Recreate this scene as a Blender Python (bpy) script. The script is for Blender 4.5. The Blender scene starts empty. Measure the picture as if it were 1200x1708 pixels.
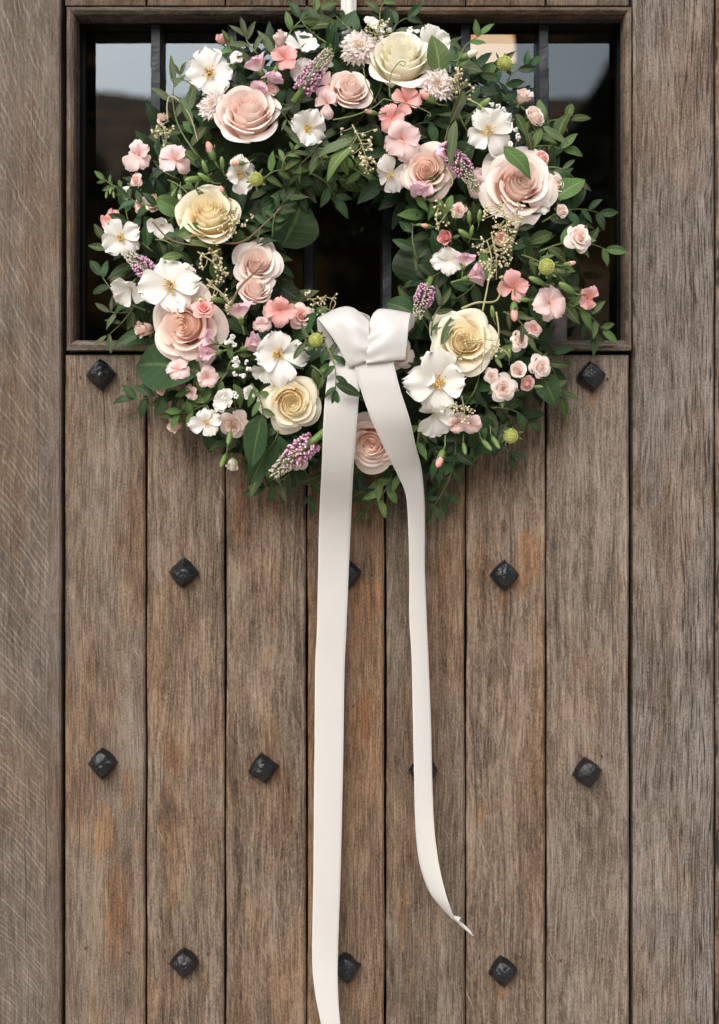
import bpy, math, random
from mathutils import Vector, Matrix, Quaternion, noise

# ------------------------------------------------------------ camera, sky, sun
PX = 0.00066            # metres per photograph pixel on the face of the door
D = 1.5                 # camera to door face
Z0 = 1.55               # camera height
sc = bpy.context.scene
cam = bpy.data.cameras.new("camera"); camo = bpy.data.objects.new("camera", cam)
sc.collection.objects.link(camo); sc.camera = camo
camo.location = (0, -D, Z0); camo.rotation_euler = (math.pi / 2, 0, 0)
cam.sensor_fit = 'VERTICAL'; cam.sensor_height = 36; cam.lens = (D / PX) / 1708 * 36
cam.clip_start = 0.05; cam.clip_end = 2000
cam.dof.use_dof = True; cam.dof.focus_distance = D - 0.075; cam.dof.aperture_fstop = 4.0
SUN_EL, SUN_AZ = math.radians(40), math.radians(200)      # azimuth clockwise from +Y: behind the camera, a little to its left
w = bpy.data.worlds.new("World"); sc.world = w; w.use_nodes = True
nt = w.node_tree; bg = nt.nodes["Background"]
sky = nt.nodes.new("ShaderNodeTexSky"); sky.sky_type = 'NISHITA'; sky.sun_disc = False
sky.sun_elevation = SUN_EL; sky.sun_rotation = SUN_AZ
sky.air_density = 1.0; sky.dust_density = 4.0; sky.ozone_density = 1.0
hsv = nt.nodes.new("ShaderNodeHueSaturation"); hsv.inputs['Saturation'].default_value = 0.42   # thin even cloud greys the sky
nt.links.new(sky.outputs[0], hsv.inputs['Color']); nt.links.new(hsv.outputs[0], bg.inputs['Color'])
bg.inputs['Strength'].default_value = 0.15
sl = bpy.data.lights.new("sun", 'SUN'); so = bpy.data.objects.new("sun", sl); sc.collection.objects.link(so)
sl.energy = 1.0; sl.angle = math.radians(60); sl.color = (1, 0.95, 0.88)
sd = Vector((math.sin(SUN_AZ) * math.cos(SUN_EL), math.cos(SUN_AZ) * math.cos(SUN_EL), math.sin(SUN_EL)))
so.rotation_euler = sd.to_track_quat('Z', 'Y').to_euler()
sc.view_settings.view_transform = 'Standard'; sc.view_settings.look = 'None'
sc.view_settings.exposure = 0.50; sc.view_settings.gamma = 1
sc.cycles.use_denoising = True; sc.cycles.max_bounces = 12; sc.cycles.diffuse_bounces = 8; sc.cycles.transparent_max_bounces = 16
R = random.Random(7)
rad = math.radians

# ------------------------------------------------------------ helpers
def P(px, py, d=0.0):
    "the point at distance d in front of the door face that shows at photograph pixel px, py"
    k = (D - d) / D * PX
    return Vector(((px - 600) * k, -d, Z0 + (854 - py) * k))
def sz(px, d=0.0): return px * PX * (D - d) / D

class MB:
    def __init__(s): s.v = []; s.f = []; s.pu = []; s.pv = []; s.rn = []; s.mi = []
    def add(s, vs, fs, pu=None, pv=None, rn=0.5, mi=0):
        o = len(s.v); s.v += [tuple(x) for x in vs]; s.f += [tuple(i + o for i in f) for f in fs]
        n = len(vs); s.pu += pu or [0.0] * n; s.pv += pv or [0.5] * n; s.rn += [rn] * n; s.mi += [mi] * len(fs)
    def grid(s, fn, nu, nv, M=None, rn=0.5, mi=0):
        vs = []; pu = []; pv = []
        for j in range(nv + 1):
            for i in range(nu + 1):
                u = -1 + 2 * i / nu; v = j / nv
                p = Vector(fn(u, v)); vs.append(M @ p if M else p); pu.append(u); pv.append(v)
        fs = [(j * (nu + 1) + i, j * (nu + 1) + i + 1, (j + 1) * (nu + 1) + i + 1, (j + 1) * (nu + 1) + i) for j in range(nv) for i in range(nu)]
        s.add(vs, fs, pu, pv, rn, mi)
    def tube(s, pts, r0, r1=None, n=5, rn=0.5, mi=0):
        r1 = r0 if r1 is None else r1; vs = []; pv = []
        for k, p in enumerate(pts):
            a = pts[max(0, k - 1)]; b = pts[min(len(pts) - 1, k + 1)]; t = (b - a).normalized()
            x = t.cross(Vector((0.13, 0.9, 0.31))).normalized(); y = t.cross(x)
            q = k / (len(pts) - 1); r = r0 + (r1 - r0) * q
            for i in range(n):
                A = 2 * math.pi * i / n; vs.append(p + x * math.cos(A) * r + y * math.sin(A) * r); pv.append(q)
        fs = [(k * n + i, k * n + (i + 1) % n, (k + 1) * n + (i + 1) % n, (k + 1) * n + i) for k in range(len(pts) - 1) for i in range(n)]
        fs += [tuple(range(n))[::-1], tuple((len(pts) - 1) * n + i for i in range(n))]
        s.add(vs, fs, None, pv, rn, mi)
    def ball(s, c, r, ax=None, st=1.0, rn=0.5, mi=0, n=6, m=4, prof=None):
        "small ovoid of radius r stretched by st along ax"
        ax = (ax or Vector((0, 0, 1))).normalized(); q = ax.to_track_quat('Z', 'Y'); vs = []; pv = []
        for j in range(m + 1):
            th = math.pi * j / m; zz = -math.cos(th) * st; rr = math.sin(th)
            if prof: rr *= prof(j / m)
            for i in range(n):
                A = 2 * math.pi * (i + .5 * (j % 2)) / n
                vs.append(c + q @ Vector((math.cos(A) * rr * r, math.sin(A) * rr * r, zz * r))); pv.append(j / m)
        fs = [(j * n + i, j * n + (i + 1) % n, (j + 1) * n + (i + 1) % n, (j + 1) * n + i) for j in range(m) for i in range(n)]
        s.add(vs, fs, None, pv, rn, mi)
    def box(s, x0, x1, y0, y1, z0, z1, mi=0, ch=0):
        vs = [(x, y, z) for x in (x0, x1) for y in (y0, y1) for z in (z0, z1)]
        s.add(vs, [(0, 1, 3, 2), (4, 6, 7, 5), (0, 4, 5, 1), (2, 3, 7, 6), (0, 2, 6, 4), (1, 5, 7, 3)], mi=mi)
    def mesh(s, name, mats, smooth=True):
        me = bpy.data.meshes.new(name); me.from_pydata(s.v, [], s.f)
        for m in (mats if isinstance(mats, (list, tuple)) else [mats]): me.materials.append(m)
        for nm, dat in (("pu", s.pu), ("pv", s.pv), ("rn", s.rn)):
            a = me.attributes.new(nm, 'FLOAT', 'POINT'); a.data.foreach_set("value", dat)
        me.polygons.foreach_set("material_index", s.mi); me.polygons.foreach_set("use_smooth", [smooth] * len(s.f))
        me.update(); return me
def link(name, data, parent=None, M=None, **props):
    o = bpy.data.objects.new(name, data); sc.collection.objects.link(o)
    if parent: o.parent = parent
    if M is not None: o.matrix_local = M
    for k, v in props.items(): o[k] = v
    return o
def frame(p, n, roll=0.0, s=1.0):
    return Matrix.Translation(p) @ n.to_track_quat('Z', 'Y').to_matrix().to_4x4() @ Matrix.Rotation(roll, 4, 'Z') @ Matrix.Scale(s, 4)

# ------------------------------------------------------------ materials
class NT:
    def __init__(s, name):
        s.m = bpy.data.materials.new(name); s.m.use_nodes = True; s.t = s.m.node_tree; s.t.nodes.clear()
        s.out = s.n('ShaderNodeOutputMaterial')
    def n(s, typ, **kw):
        x = s.t.nodes.new(typ)
        for k, v in kw.items(): setattr(x, k, v)
        return x
    def set(s, sock, v):
        if isinstance(v, bpy.types.NodeSocket): s.t.links.new(v, sock)
        elif isinstance(v, bpy.types.Node): s.t.links.new(v.outputs[0], sock)
        else: sock.default_value = v if not (isinstance(v, tuple) and len(v) == 3 and sock.type == 'RGBA') else (*v, 1)
    def math(s, op, a, b=None, c=None, clamp=False):
        x = s.n('ShaderNodeMath', operation=op, use_clamp=clamp); s.set(x.inputs[0], a)
        if b is not None: s.set(x.inputs[1], b)
        if c is not None: s.set(x.inputs[2], c)
        return x.outputs[0]
    def mix(s, f, a, b, mode='MIX'):
        x = s.n('ShaderNodeMix', data_type='RGBA', blend_type=mode); s.set(x.inputs[0], f); s.set(x.inputs[6], a); s.set(x.inputs[7], b)
        return x.outputs[2]
    def attr(s, name, typ='GEOMETRY'):
        return s.n('ShaderNodeAttribute', attribute_name=name, attribute_type=typ).outputs['Fac']
    def noise(s, vec, scale=1, det=2, rough=.5, dist=0, dim='3D'):
        x = s.n('ShaderNodeTexNoise', noise_dimensions=dim)
        if vec is not None: s.set(x.inputs['Vector'], vec)
        s.set(x.inputs['Scale'], scale); s.set(x.inputs['Detail'], det); s.set(x.inputs['Roughness'], rough); s.set(x.inputs['Distortion'], dist)
        return x.outputs[0]
    def comb(s, x, y, z):
        c = s.n('ShaderNodeCombineXYZ'); s.set(c.inputs[0], x); s.set(c.inputs[1], y); s.set(c.inputs[2], z); return c.outputs[0]
    def ss(s, v, a, b, lo=0.0, hi=1.0):
        x = s.n('ShaderNodeMapRange', interpolation_type='SMOOTHSTEP'); s.set(x.inputs[0], v); s.set(x.inputs[1], a); s.set(x.inputs[2], b); s.set(x.inputs[3], lo); s.set(x.inputs[4], hi)
        return x.outputs[0]
    def bsdf(s, col, rough=.5, spec=.5, bump=None, bs=.3, bd=.001, trans=0.0, tcol=None, **kw):
        b = s.n('ShaderNodeBsdfPrincipled'); s.set(b.inputs['Base Color'], col); s.set(b.inputs['Roughness'], rough)
        s.set(b.inputs['Specular IOR Level'], spec)
        for k, v in kw.items(): s.set(b.inputs[k.replace('_', ' ')], v)
        if bump is not None:
            bp = s.n('ShaderNodeBump'); s.set(bp.inputs['Height'], bump); s.set(bp.inputs['Strength'], bs); s.set(bp.inputs['Distance'], bd)
            s.set(b.inputs['Normal'], bp)
        o = b.outputs[0]
        if trans:
            t = s.n('ShaderNodeBsdfTranslucent'); s.set(t.inputs[0], tcol if tcol is not None else col)
            mx = s.n('ShaderNodeMixShader'); s.set(mx.inputs[0], trans); s.set(mx.inputs[1], o); s.set(mx.inputs[2], t); o = mx.outputs[0]
        s.t.links.new(o, s.out.inputs[0]); return s.m

def petal_mat(name, deep, pale, mid=None, a=.2, b=.85, trans=.26, vein=.05):
    t = NT(name); pv = t.attr('pv'); pu = t.attr('pu')
    r = t.n('ShaderNodeObjectInfo').outputs['Random']
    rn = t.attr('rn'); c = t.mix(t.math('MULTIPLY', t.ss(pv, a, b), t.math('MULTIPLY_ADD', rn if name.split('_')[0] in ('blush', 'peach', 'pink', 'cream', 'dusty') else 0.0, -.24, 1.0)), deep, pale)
    g = t.n('ShaderNodeTexCoord').outputs['Object']
    vn = t.noise(t.comb(t.math('MULTIPLY', pu, 14), t.math('MULTIPLY', pv, 1.6), t.math('MULTIPLY', r, 50)), 1, 3, .6)
    bl = t.noise(g, 1.7, 2)
    br = t.math('ADD', t.math('MULTIPLY_ADD', vn, 2 * vein, 1 - vein), t.math('MULTIPLY_ADD', r, .08, -.04))
    c = t.mix(1.0, c, t.comb(br, br, br), 'MULTIPLY')
    c = t.mix(t.ss(bl, .45, .75, 0, .22), c, deep)
    c = t.mix(t.ss(pv, .93, 1, 0, .18), c, (.97, .93, .86))
    return t.bsdf(c, .5, .25, bump=vn, bs=.25, bd=.0006, trans=trans, tcol=t.mix(.3, c, deep), Sheen_Weight=.05)

def leaf_mat(name, top, under, rib, rough=.38):
    t = NT(name); pu = t.attr('pu'); pv = t.attr('pv'); rn = t.attr('rn'); r = t.n('ShaderNodeObjectInfo').outputs['Random']
    q = t.math('FRACT', t.math('ADD', r, t.math('MULTIPLY', rn, 7.31)))
    au = t.math('ABSOLUTE', pu)
    side = t.math('SINE', t.math('MULTIPLY', t.math('SUBTRACT', pv, t.math('MULTIPLY', au, .22)), 46))
    v = t.noise(t.comb(t.math('MULTIPLY', pu, 3), t.math('MULTIPLY', pv, 5), t.math('MULTIPLY', q, 31)), 1, 3, .6)
    hs = t.n('ShaderNodeHueSaturation'); t.set(hs.inputs['Hue'], t.math('MULTIPLY_ADD', q, .06, .465)); t.set(hs.inputs['Value'], t.math('MULTIPLY_ADD', q, 1.1, .42))
    t.set(hs.inputs['Saturation'], t.math('MULTIPLY_ADD', v, .5, .75)); t.set(hs.inputs['Color'], top)
    c = t.mix(t.ss(side, .5, 1, 0, .16), hs.outputs[0], rib)
    c = t.mix(t.ss(au, .03, .10, .75, 0), c, rib)
    c = t.mix(t.ss(au, .93, 1, 0, .25), c, rib)
    c = t.mix(t.ss(v, .6, .8, 0, .3), c, under)
    back = t.n('ShaderNodeNewGeometry').outputs['Backfacing']
    c = t.mix(back, c, under)
    h = t.math('ADD', t.math('MULTIPLY', side, .25), t.ss(au, 0, .15, 0, 1))
    return t.bsdf(c, t.math('MULTIPLY_ADD', v, .25, rough - .02), .26, bump=h, bs=.35, bd=.0006, trans=.12, tcol=t.mix(.5, c, (.10, .20, .03)))

def plain(name, col, rough=.5, spec=.4, var=.15, scale=300, trans=0.0, tip=None, **kw):
    t = NT(name); g = t.n('ShaderNodeTexCoord').outputs['Object']; v = t.noise(g, scale, 3); rn = t.attr('rn'); pv = t.attr('pv')
    c = col if tip is None else t.mix(t.ss(pv, .45, .95), col, tip)
    b = t.math('ADD', t.math('MULTIPLY_ADD', v, 2 * var, 1 - var), t.math('MULTIPLY_ADD', rn, 2 * var, -var))
    return t.bsdf(t.mix(1.0, c, t.comb(b, b, b), 'MULTIPLY'), rough, spec, bump=v, bs=.2, trans=trans, **kw)

M = dict(
    blush=petal_mat('blush_petal', (.97, .70, .60), (.97, .89, .84)),
    peach=petal_mat('peach_petal', (.97, .66, .53), (.97, .87, .80)),
    pink=petal_mat('pink_petal', (.96, .50, .44), (.96, .76, .71)),
    cream=petal_mat('cream_petal', (.98, .81, .47), (.98, .94, .79), a=.2, b=.9),
    ivory=petal_mat('ivory_petal', (.97, .90, .70), (.98, .96, .86)),
    dusty=petal_mat('dusty_petal', (.94, .64, .53), (.94, .81, .74)),
    white=petal_mat('white_petal', (.80, .74, .58), (.86, .845, .81), a=0, b=.35, trans=.16),
    coral=petal_mat('coral_petal', (.90, .36, .32), (.92, .53, .50), a=0, b=.8),
    pale=petal_mat('pale_pink_petal', (.90, .56, .52), (.93, .72, .71), a=0, b=.6),
    mauve=petal_mat('mauve_petal', (.92, .78, .72), (.88, .60, .72), a=0, b=.7),
    leaf=leaf_mat('dark_green_leaf', (.028, .062, .023), (.08, .12, .055), (.09, .15, .05)),
    mid=leaf_mat('mid_green_leaf', (.075, .130, .038), (.13, .17, .07), (.20, .28, .10), .45),
    olive=leaf_mat('olive_green_leaf', (.075, .100, .045), (.32, .36, .24), (.22, .24, .13), .5),
    light=leaf_mat('pale_green_leaf', (.11, .17, .05), (.26, .32, .15), (.34, .40, .2), .5),
    stem=plain('green_stem', (.14, .18, .06)), twig=plain('brown_twig', (.16, .10, .055)),
    vine=plain('cream_stem', (.42, .38, .20)),
    anther=plain('yellow_anther', (.78, .50, .10), .7, var=.3), throat=plain('wine_throat', (.34, .10, .07), .7),
    bud=plain('green_bud', (.12, .20, .05), .42, tip=(.26, .33, .12)),
    pinkbud=plain('pink_bud', (.84, .46, .38), .5, tip=(.88, .38, .32), trans=.15),
    whitebud=plain('white_bud', (.80, .80, .60), .5, tip=(.90, .86, .74), trans=.15),
    berry=plain('cream_berry', (.60, .52, .30), .4, var=.25, tip=(.82, .74, .52)),
    bead=plain('veronica_floret', (.36, .15, .24), .6, var=.4, tip=(.80, .55, .68)),
    beadw=plain('veronica_bud', (.30, .26, .18), .5, var=.25, tip=(.78, .72, .66)),
    lace=petal_mat('lace_petal', (.84, .72, .62), (.90, .82, .80), a=0, b=.6),
    scab=plain('scabiosa_centre', (.72, .58, .42), .6, var=.25, tip=(.86, .76, .66)),
    button=plain('green_button', (.40, .46, .10), .6, var=.25, tip=(.62, .64, .22)),
    tiny=plain('tiny_white_floret', (.86, .85, .80), .6, var=.1, trans=.1),
)

# ------------------------------------------------------------ wood
def wood(name, style):
    t = NT(name); tc = t.n('ShaderNodeTexCoord').outputs['Object']; seed = t.attr('seed', 'OBJECT'); warm = t.attr('warm', 'OBJECT'); dark = t.attr('dark', 'OBJECT')
    sp = t.n('ShaderNodeSeparateXYZ'); t.set(sp.inputs[0], tc); X, Y, Z = sp.outputs
    sd = t.math('MULTIPLY', seed, 13.7)
    if style == 'side':                                # rails laid across: grain runs along X
        X, Z = Z, X
    XY = t.math('ADD', X, t.math('MULTIPLY', Y, .8))
    big = t.noise(t.comb(t.math('MULTIPLY', XY, 9), sd, t.math('MULTIPLY', Z, 2.6)), 1, 3, .55)
    bend = t.math('MULTIPLY_ADD', big, .032, XY)       # the grain wanders
    if style == 'ray':                                 # radial figure: slanting flecks that steepen towards the top
        zq = t.math('SUBTRACT', Z, 1.1); sl_ = t.math('SUBTRACT', t.math('MULTIPLY', zq, .95), t.math('MULTIPLY', t.math('MULTIPLY', zq, zq), .30))
        bend2 = t.math('ADD', t.math('ADD', XY, sl_), t.math('MULTIPLY', t.noise(t.comb(t.math('MULTIPLY', X, 12), sd, t.math('MULTIPLY', Z, 5)), 1, 3), .03))
    fine = t.noise(t.comb(t.math('MULTIPLY', bend, 640), sd, t.math('MULTIPLY', Z, 38)), 1, 2, .6)
    med = t.noise(t.comb(t.math('MULTIPLY', bend, 230), sd, t.math('MULTIPLY', Z, 9)), 1, 3, .6)
    wide = t.noise(t.comb(t.math('MULTIPLY', bend, 75), sd, t.math('MULTIPLY', Z, 3.2)), 1, 2, .5)
    blot = t.noise(t.comb(t.math('MULTIPLY', X, 26), sd, t.math('MULTIPLY', Z, 11)), 1, 4, .65)
    grit = t.noise(t.comb(t.math('MULTIPLY', X, 640), sd, t.math('MULTIPLY', Z, 330)), 1, 2, .6)
    v = t.math('MULTIPLY_ADD', fine, .34, t.math('MULTIPLY_ADD', med, .16, t.math('MULTIPLY_ADD', wide, .16, t.math('MULTIPLY_ADD', grit, .25, t.math('MULTIPLY_ADD', blot, .22, -.075)))))
    if style == 'ray':
        v = t.math('MULTIPLY_ADD', v, .62, .205)
        fl = t.noise(t.comb(t.math('MULTIPLY', bend2, 430), sd, t.math('MULTIPLY', t.math('SUBTRACT', Z, X), 17)), 1, 2, .55)
        sw = t.math('SINE', t.math('ADD', t.math('MULTIPLY', bend2, 1050), t.math('MULTIPLY', t.noise(t.comb(t.math('MULTIPLY', X, 26), sd, t.math('MULTIPLY', Z, 9)), 1, 4, .65), 13)))
        fk = t.math('MULTIPLY', t.ss(sw, .35, .95, 0, 1), t.ss(fl, .44, .60, .0, 1))
        edge = t.ss(X, -.395 + .048, -.395 + .058)      # plain straight grain on the strip beside the door
        fk = t.math('MULTIPLY', fk, t.math('SUBTRACT', 1.0, edge))
        v = t.math('ADD', v, t.math('MULTIPLY_ADD', fk, .095, -.03))
    if style == 'open':                                # coarse open pores as long dark strokes
        pr = t.noise(t.comb(t.math('MULTIPLY', bend, 560), t.math('ADD', sd, 3.0), t.math('MULTIPLY', Z, 22)), 1, 2, .5)
        amt = t.ss(X, .33, .39, .35, 1)
        v = t.math('SUBTRACT', v, t.math('MULTIPLY', t.ss(pr, .54, .68, 0, .24), amt))
    r = t.n('ShaderNodeValToRGB'); t.set(r.inputs[0], v); e = r.color_ramp.elements
    e[0].position = .36; e[0].color = (.034, .025, .018, 1); e[1].position = .76; e[1].color = (.50, .44, .375, 1)
    for p_, c_ in ((.46, (.115, .088, .067)), (.54, (.200, .163, .130)), (.63, (.295, .250, .207))):
        x = e.new(p_); x.color = (*c_, 1)
    c = r.outputs[0]
    # silvery weathering against bare warm timber, wear with a shape of its own
    wv = t.noise(t.comb(t.math('MULTIPLY', X, 13), t.math('ADD', sd, 7.0), t.math('MULTIPLY', Z, 4.2)), 1, 4, .6)
    wf = t.math('ADD', t.ss(wv, .42, .66, 0, .75), t.math('MULTIPLY', warm, .6), clamp=True)
    c = t.mix(wf, c, t.mix(1.0, c, (1.14, .91, .72), 'MULTIPLY'))
    c = t.mix(t.ss(wv, .30, .46, .55, 0), c, t.mix(1.0, c, (.98, 1.02, 1.06), 'MULTIPLY'))
    c = t.mix(t.ss(warm, -.7, -.1, 1, 0), c, t.mix(1.0, c, (.93, 1.0, 1.10), 'MULTIPLY'))
    if style == 'plank': c = t.mix(1.0, c, (1.02, .985, .93), 'MULTIPLY')
    rs = t.noise(t.comb(t.math('MULTIPLY', X, 42), t.math('ADD', sd, 11.0), t.math('MULTIPLY', Z, 8.5)), 1, 4, .62)
    # rust-brown runs: strongest where the boards have lost their grey skin
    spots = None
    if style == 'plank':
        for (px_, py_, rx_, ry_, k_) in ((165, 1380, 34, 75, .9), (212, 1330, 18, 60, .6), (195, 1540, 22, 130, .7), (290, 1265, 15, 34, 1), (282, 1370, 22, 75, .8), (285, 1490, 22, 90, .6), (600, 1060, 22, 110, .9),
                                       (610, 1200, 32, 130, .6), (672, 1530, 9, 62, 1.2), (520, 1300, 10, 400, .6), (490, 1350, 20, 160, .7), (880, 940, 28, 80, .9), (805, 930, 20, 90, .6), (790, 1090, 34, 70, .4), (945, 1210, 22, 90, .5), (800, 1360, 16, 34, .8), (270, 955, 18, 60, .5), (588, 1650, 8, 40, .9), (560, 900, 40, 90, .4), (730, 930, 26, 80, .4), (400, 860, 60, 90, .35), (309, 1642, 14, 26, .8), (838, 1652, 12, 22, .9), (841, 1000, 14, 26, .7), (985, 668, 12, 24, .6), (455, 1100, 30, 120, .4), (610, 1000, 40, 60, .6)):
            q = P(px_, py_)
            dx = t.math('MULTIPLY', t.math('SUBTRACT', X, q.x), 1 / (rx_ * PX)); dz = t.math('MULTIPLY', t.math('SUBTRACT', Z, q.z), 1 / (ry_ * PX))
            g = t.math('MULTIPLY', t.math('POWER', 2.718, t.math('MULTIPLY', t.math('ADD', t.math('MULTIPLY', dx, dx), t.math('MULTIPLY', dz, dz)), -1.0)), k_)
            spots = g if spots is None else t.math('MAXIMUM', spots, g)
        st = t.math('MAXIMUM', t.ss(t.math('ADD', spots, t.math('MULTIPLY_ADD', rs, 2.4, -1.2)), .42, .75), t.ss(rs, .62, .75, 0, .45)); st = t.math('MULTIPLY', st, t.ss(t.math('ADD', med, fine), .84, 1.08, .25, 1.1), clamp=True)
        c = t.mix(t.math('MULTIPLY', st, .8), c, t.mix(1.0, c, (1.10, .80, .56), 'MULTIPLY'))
        # fine pale scratches across the grain
        s2 = t.noise(t.comb(t.math('MULTIPLY', t.math('ADD', X, t.math('MULTIPLY', Z, .45)), 700), sd, t.math('MULTIPLY', t.math('SUBTRACT', Z, X), 16)), 1, 1)
        c = t.mix(t.math('MULTIPLY', t.ss(s2, .70, .80, 0, .5), t.ss(wv, .45, .6, 1, .1)), c, (.50, .42, .33))
    # long drying checks and dark weather streaks
    ck = t.noise(t.comb(t.math('MULTIPLY', bend, 420), t.math('ADD', sd, 17.0), t.math('MULTIPLY', Z, 3.0)), 1, 1)
    c = t.mix(t.ss(ck, .70, .75, 0, .75), c, (.045, .034, .026))
    dm = t.noise(t.comb(t.math('MULTIPLY', X, 60), t.math('ADD', sd, 23.0), t.math('MULTIPLY', Z, 7)), 1, 4, .7)
    c = t.mix(t.ss(dm, .52, .72, 0, .45), c, t.mix(1.0, c, (.55, .50, .47), 'MULTIPLY'))
    # black specks
    sk = t.noise(t.comb(t.math('MULTIPLY', X, 420), t.math('ADD', sd, 5.0), t.math('MULTIPLY', Z, 190)), 1, 1)
    c = t.mix(t.ss(sk, .74, .80, 0, .8), c, (.05, .04, .035))
    dk = t.math('SUBTRACT', 1.0, dark); c = t.mix(1.0, c, t.comb(dk, dk, dk), 'MULTIPLY')
    return t.bsdf(c, .78, .25, bump=v, bs=.55, bd=.0011)
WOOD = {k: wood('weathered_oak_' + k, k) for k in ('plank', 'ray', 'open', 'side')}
iron = NT('black_iron'); _g = iron.n('ShaderNodeTexCoord').outputs['Object']; _n = iron.noise(_g, 260, 4, .6)
_n2 = iron.noise(_g, 60, 2)
IRON = iron.bsdf(iron.mix(iron.ss(_n2, .5, .8), (.004, .0055, .008), (.012, .016, .021)), iron.math('MULTIPLY_ADD', _n, .4, .10), .5, bump=_n, bs=.8, bd=.0016)
bi = NT('blued_iron_bar'); _b = bi.noise(bi.n('ShaderNodeTexCoord').outputs['Object'], 300, 3)
BAR = bi.bsdf((.011, .015, .022), bi.math('MULTIPLY_ADD', _b, .3, .3), .4, bump=_b, bs=.25, bd=.0008)
BLACKWOOD = plain('black_painted_rebate', (.006, .006, .007), .6, .15, .3, 90)

# ------------------------------------------------------------ door
def cham(mb, x0, x1, z0, z1, yf, yb, ch, chz=None, wob=0.0, seed=0):
    "board with chamfered long edges and slightly wavering sides; front at y = -yf"
    chz = ch * .6 if chz is None else chz
    n = max(2, int((z1 - z0) / .012)); rows = []
    for k in range(n + 1):
        z = z0 + (z1 - z0) * k / n
        wl = (noise.noise((seed * 3.1, z * 9, 0)) + .5 * noise.noise((seed * 3.1, z * 55, 8))) * wob; wr = (noise.noise((seed * 3.1 + 9, z * 9, 4)) + .5 * noise.noise((seed * 3.1 + 9, z * 55, 4))) * wob
        e = chz if k in (0, n) else 0
        rows.append([(x0 + wl, yb, z), (x0 + wl, -yf + ch, z), (x0 + wl + ch, -yf + e, z), (x1 + wr - ch, -yf + e, z), (x1 + wr, -yf + ch, z), (x1 + wr, yb, z)])
    vs = [p for r in rows for p in r]; m = 6
    fs = [(k * m + i, k * m + i + 1, (k + 1) * m + i + 1, (k + 1) * m + i) for k in range(n) for i in range(m - 1)]
    fs += [(k * m + 5, k * m, (k + 1) * m, (k + 1) * m + 5) for k in range(n)]
    fs += [tuple(range(m))[::-1], tuple(n * m + i for i in range(m))]
    mb.add(vs, fs)
def X(px): return (px - 600) * PX
def ZZ(py): return Z0 + (854 - py) * PX
door = link('oak_door', None, label='weathered grey-brown oak plank door with black iron studs and a barred window behind the wreath', category='door')
seams = [107, 244, 376, 512, 643, 777, 911, 1051]
for i in range(7):
    for lo, hi in ((ZZ(2350), ZZ(592)), (ZZ(8), ZZ(-260))):
        mb = MB(); cham(mb, X(seams[i]) + .0013, X(seams[i + 1]) - .0013, lo, hi, 0, .035, .0020, wob=.0011, seed=i)
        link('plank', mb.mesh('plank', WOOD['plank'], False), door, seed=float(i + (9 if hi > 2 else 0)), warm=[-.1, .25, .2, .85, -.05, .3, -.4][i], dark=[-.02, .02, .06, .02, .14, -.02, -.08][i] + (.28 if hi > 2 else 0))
mb = MB(); mb.box(X(100), X(1056), .036, .05, ZZ(2350), ZZ(600)); mb.box(X(100), X(1056), .036, .05, ZZ(6), ZZ(-260))
link('backing_board', mb.mesh('backing_board', BLACKWOOD, False), door)
# bead moulding round the window
win = link('window', None, door)
def rail(name, pts_out, pts_in, yo, yi, mat, par, **pr):
    "mitred moulding: outer line, raised middle, inner line"
    mb = MB(); o0, o1 = pts_out; i0, i1 = pts_in
    def L(a, b, q): return a[0] + (b[0] - a[0]) * q, a[1] + (b[1] - a[1]) * q
    prof = [(0, -yo + .012), (0, -yo), (.45, -yo - .0015), (.8, -yo + .001), (1, -yo + .006), (1, yi)]
    n = 30; vs = []
    for k in range(n + 1):
        q = k / n
        for s_, y in prof:
            a = L(o0, o1, q); b = L(i0, i1, q); wv = noise.noise((q * 14, s_ * 3, yo * 99)) * .0004
            vs.append((X(a[0] + (b[0] - a[0]) * s_), y + wv, ZZ(a[1] + (b[1] - a[1]) * s_)))
    m = len(prof)
    mb.add(vs, [(k * m + i, k * m + i + 1, (k + 1) * m + i + 1, (k + 1) * m + i) for k in range(n) for i in range(m - 1)])
    return link(name, mb.mesh(name, mat, False), par, **pr)
O = (113, 14, 1052, 585); I = (127, 28, 1041, 568)
rail('frame_moulding', ((O[0], O[1]), (O[2], O[1])), ((I[0], I[1]), (I[2], I[1])), .004, .02, WOOD['side'], win, seed=21.0, warm=.0, dark=.5)
rail('frame_moulding', ((O[0], O[3]), (O[2], O[3])), ((I[0], I[3]), (I[2], I[3])), .006, .02, WOOD['side'], win, seed=22.0, warm=0., dark=-.05)
rail('frame_moulding', ((O[0], O[1]), (O[0], O[3])), ((I[0], I[1]), (I[0], I[3])), .004, .02, WOOD['plank'], win, seed=23.0, warm=.0, dark=.35)
rail('frame_moulding', ((O[2], O[1]), (O[2], O[3])), ((I[2], I[1]), (I[2], I[3])), .004, .02, WOOD['plank'], win, seed=24.0, warm=-.2, dark=.1)
GY = .044
mb = MB()                                                # black rebate lining the opening
x0, x1, z0, z1 = X(I[0]), X(I[2]), ZZ(I[3]), ZZ(I[1])
for a in ((x0 - .012, x0, z0 - .012, z1 + .012), (x1, x1 + .012, z0 - .012, z1 + .012)): mb.box(a[0], a[1], .021, GY + .012, a[2], a[3])
mb.box(x0, x1, .021, GY + .012, z1, z1 + .012); mb.box(x0, x1, .021, GY + .012, z0 - .012, z0)
mb.box(x0, x0 + .004, GY - .012, GY - .002, z0, z1); mb.box(x1 - .001, x1, GY - .012, GY - .002, z0, z1)
mb.box(x0 + .004, x1 - .001, GY - .012, GY - .002, z1 - .001, z1); mb.box(x0 + .004, x1 - .001, GY - .012, GY - .002, z0, z0 + .004)
link('rebate', mb.mesh('rebate', BLACKWOOD, False), win)
gl = NT('window_glass')
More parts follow.
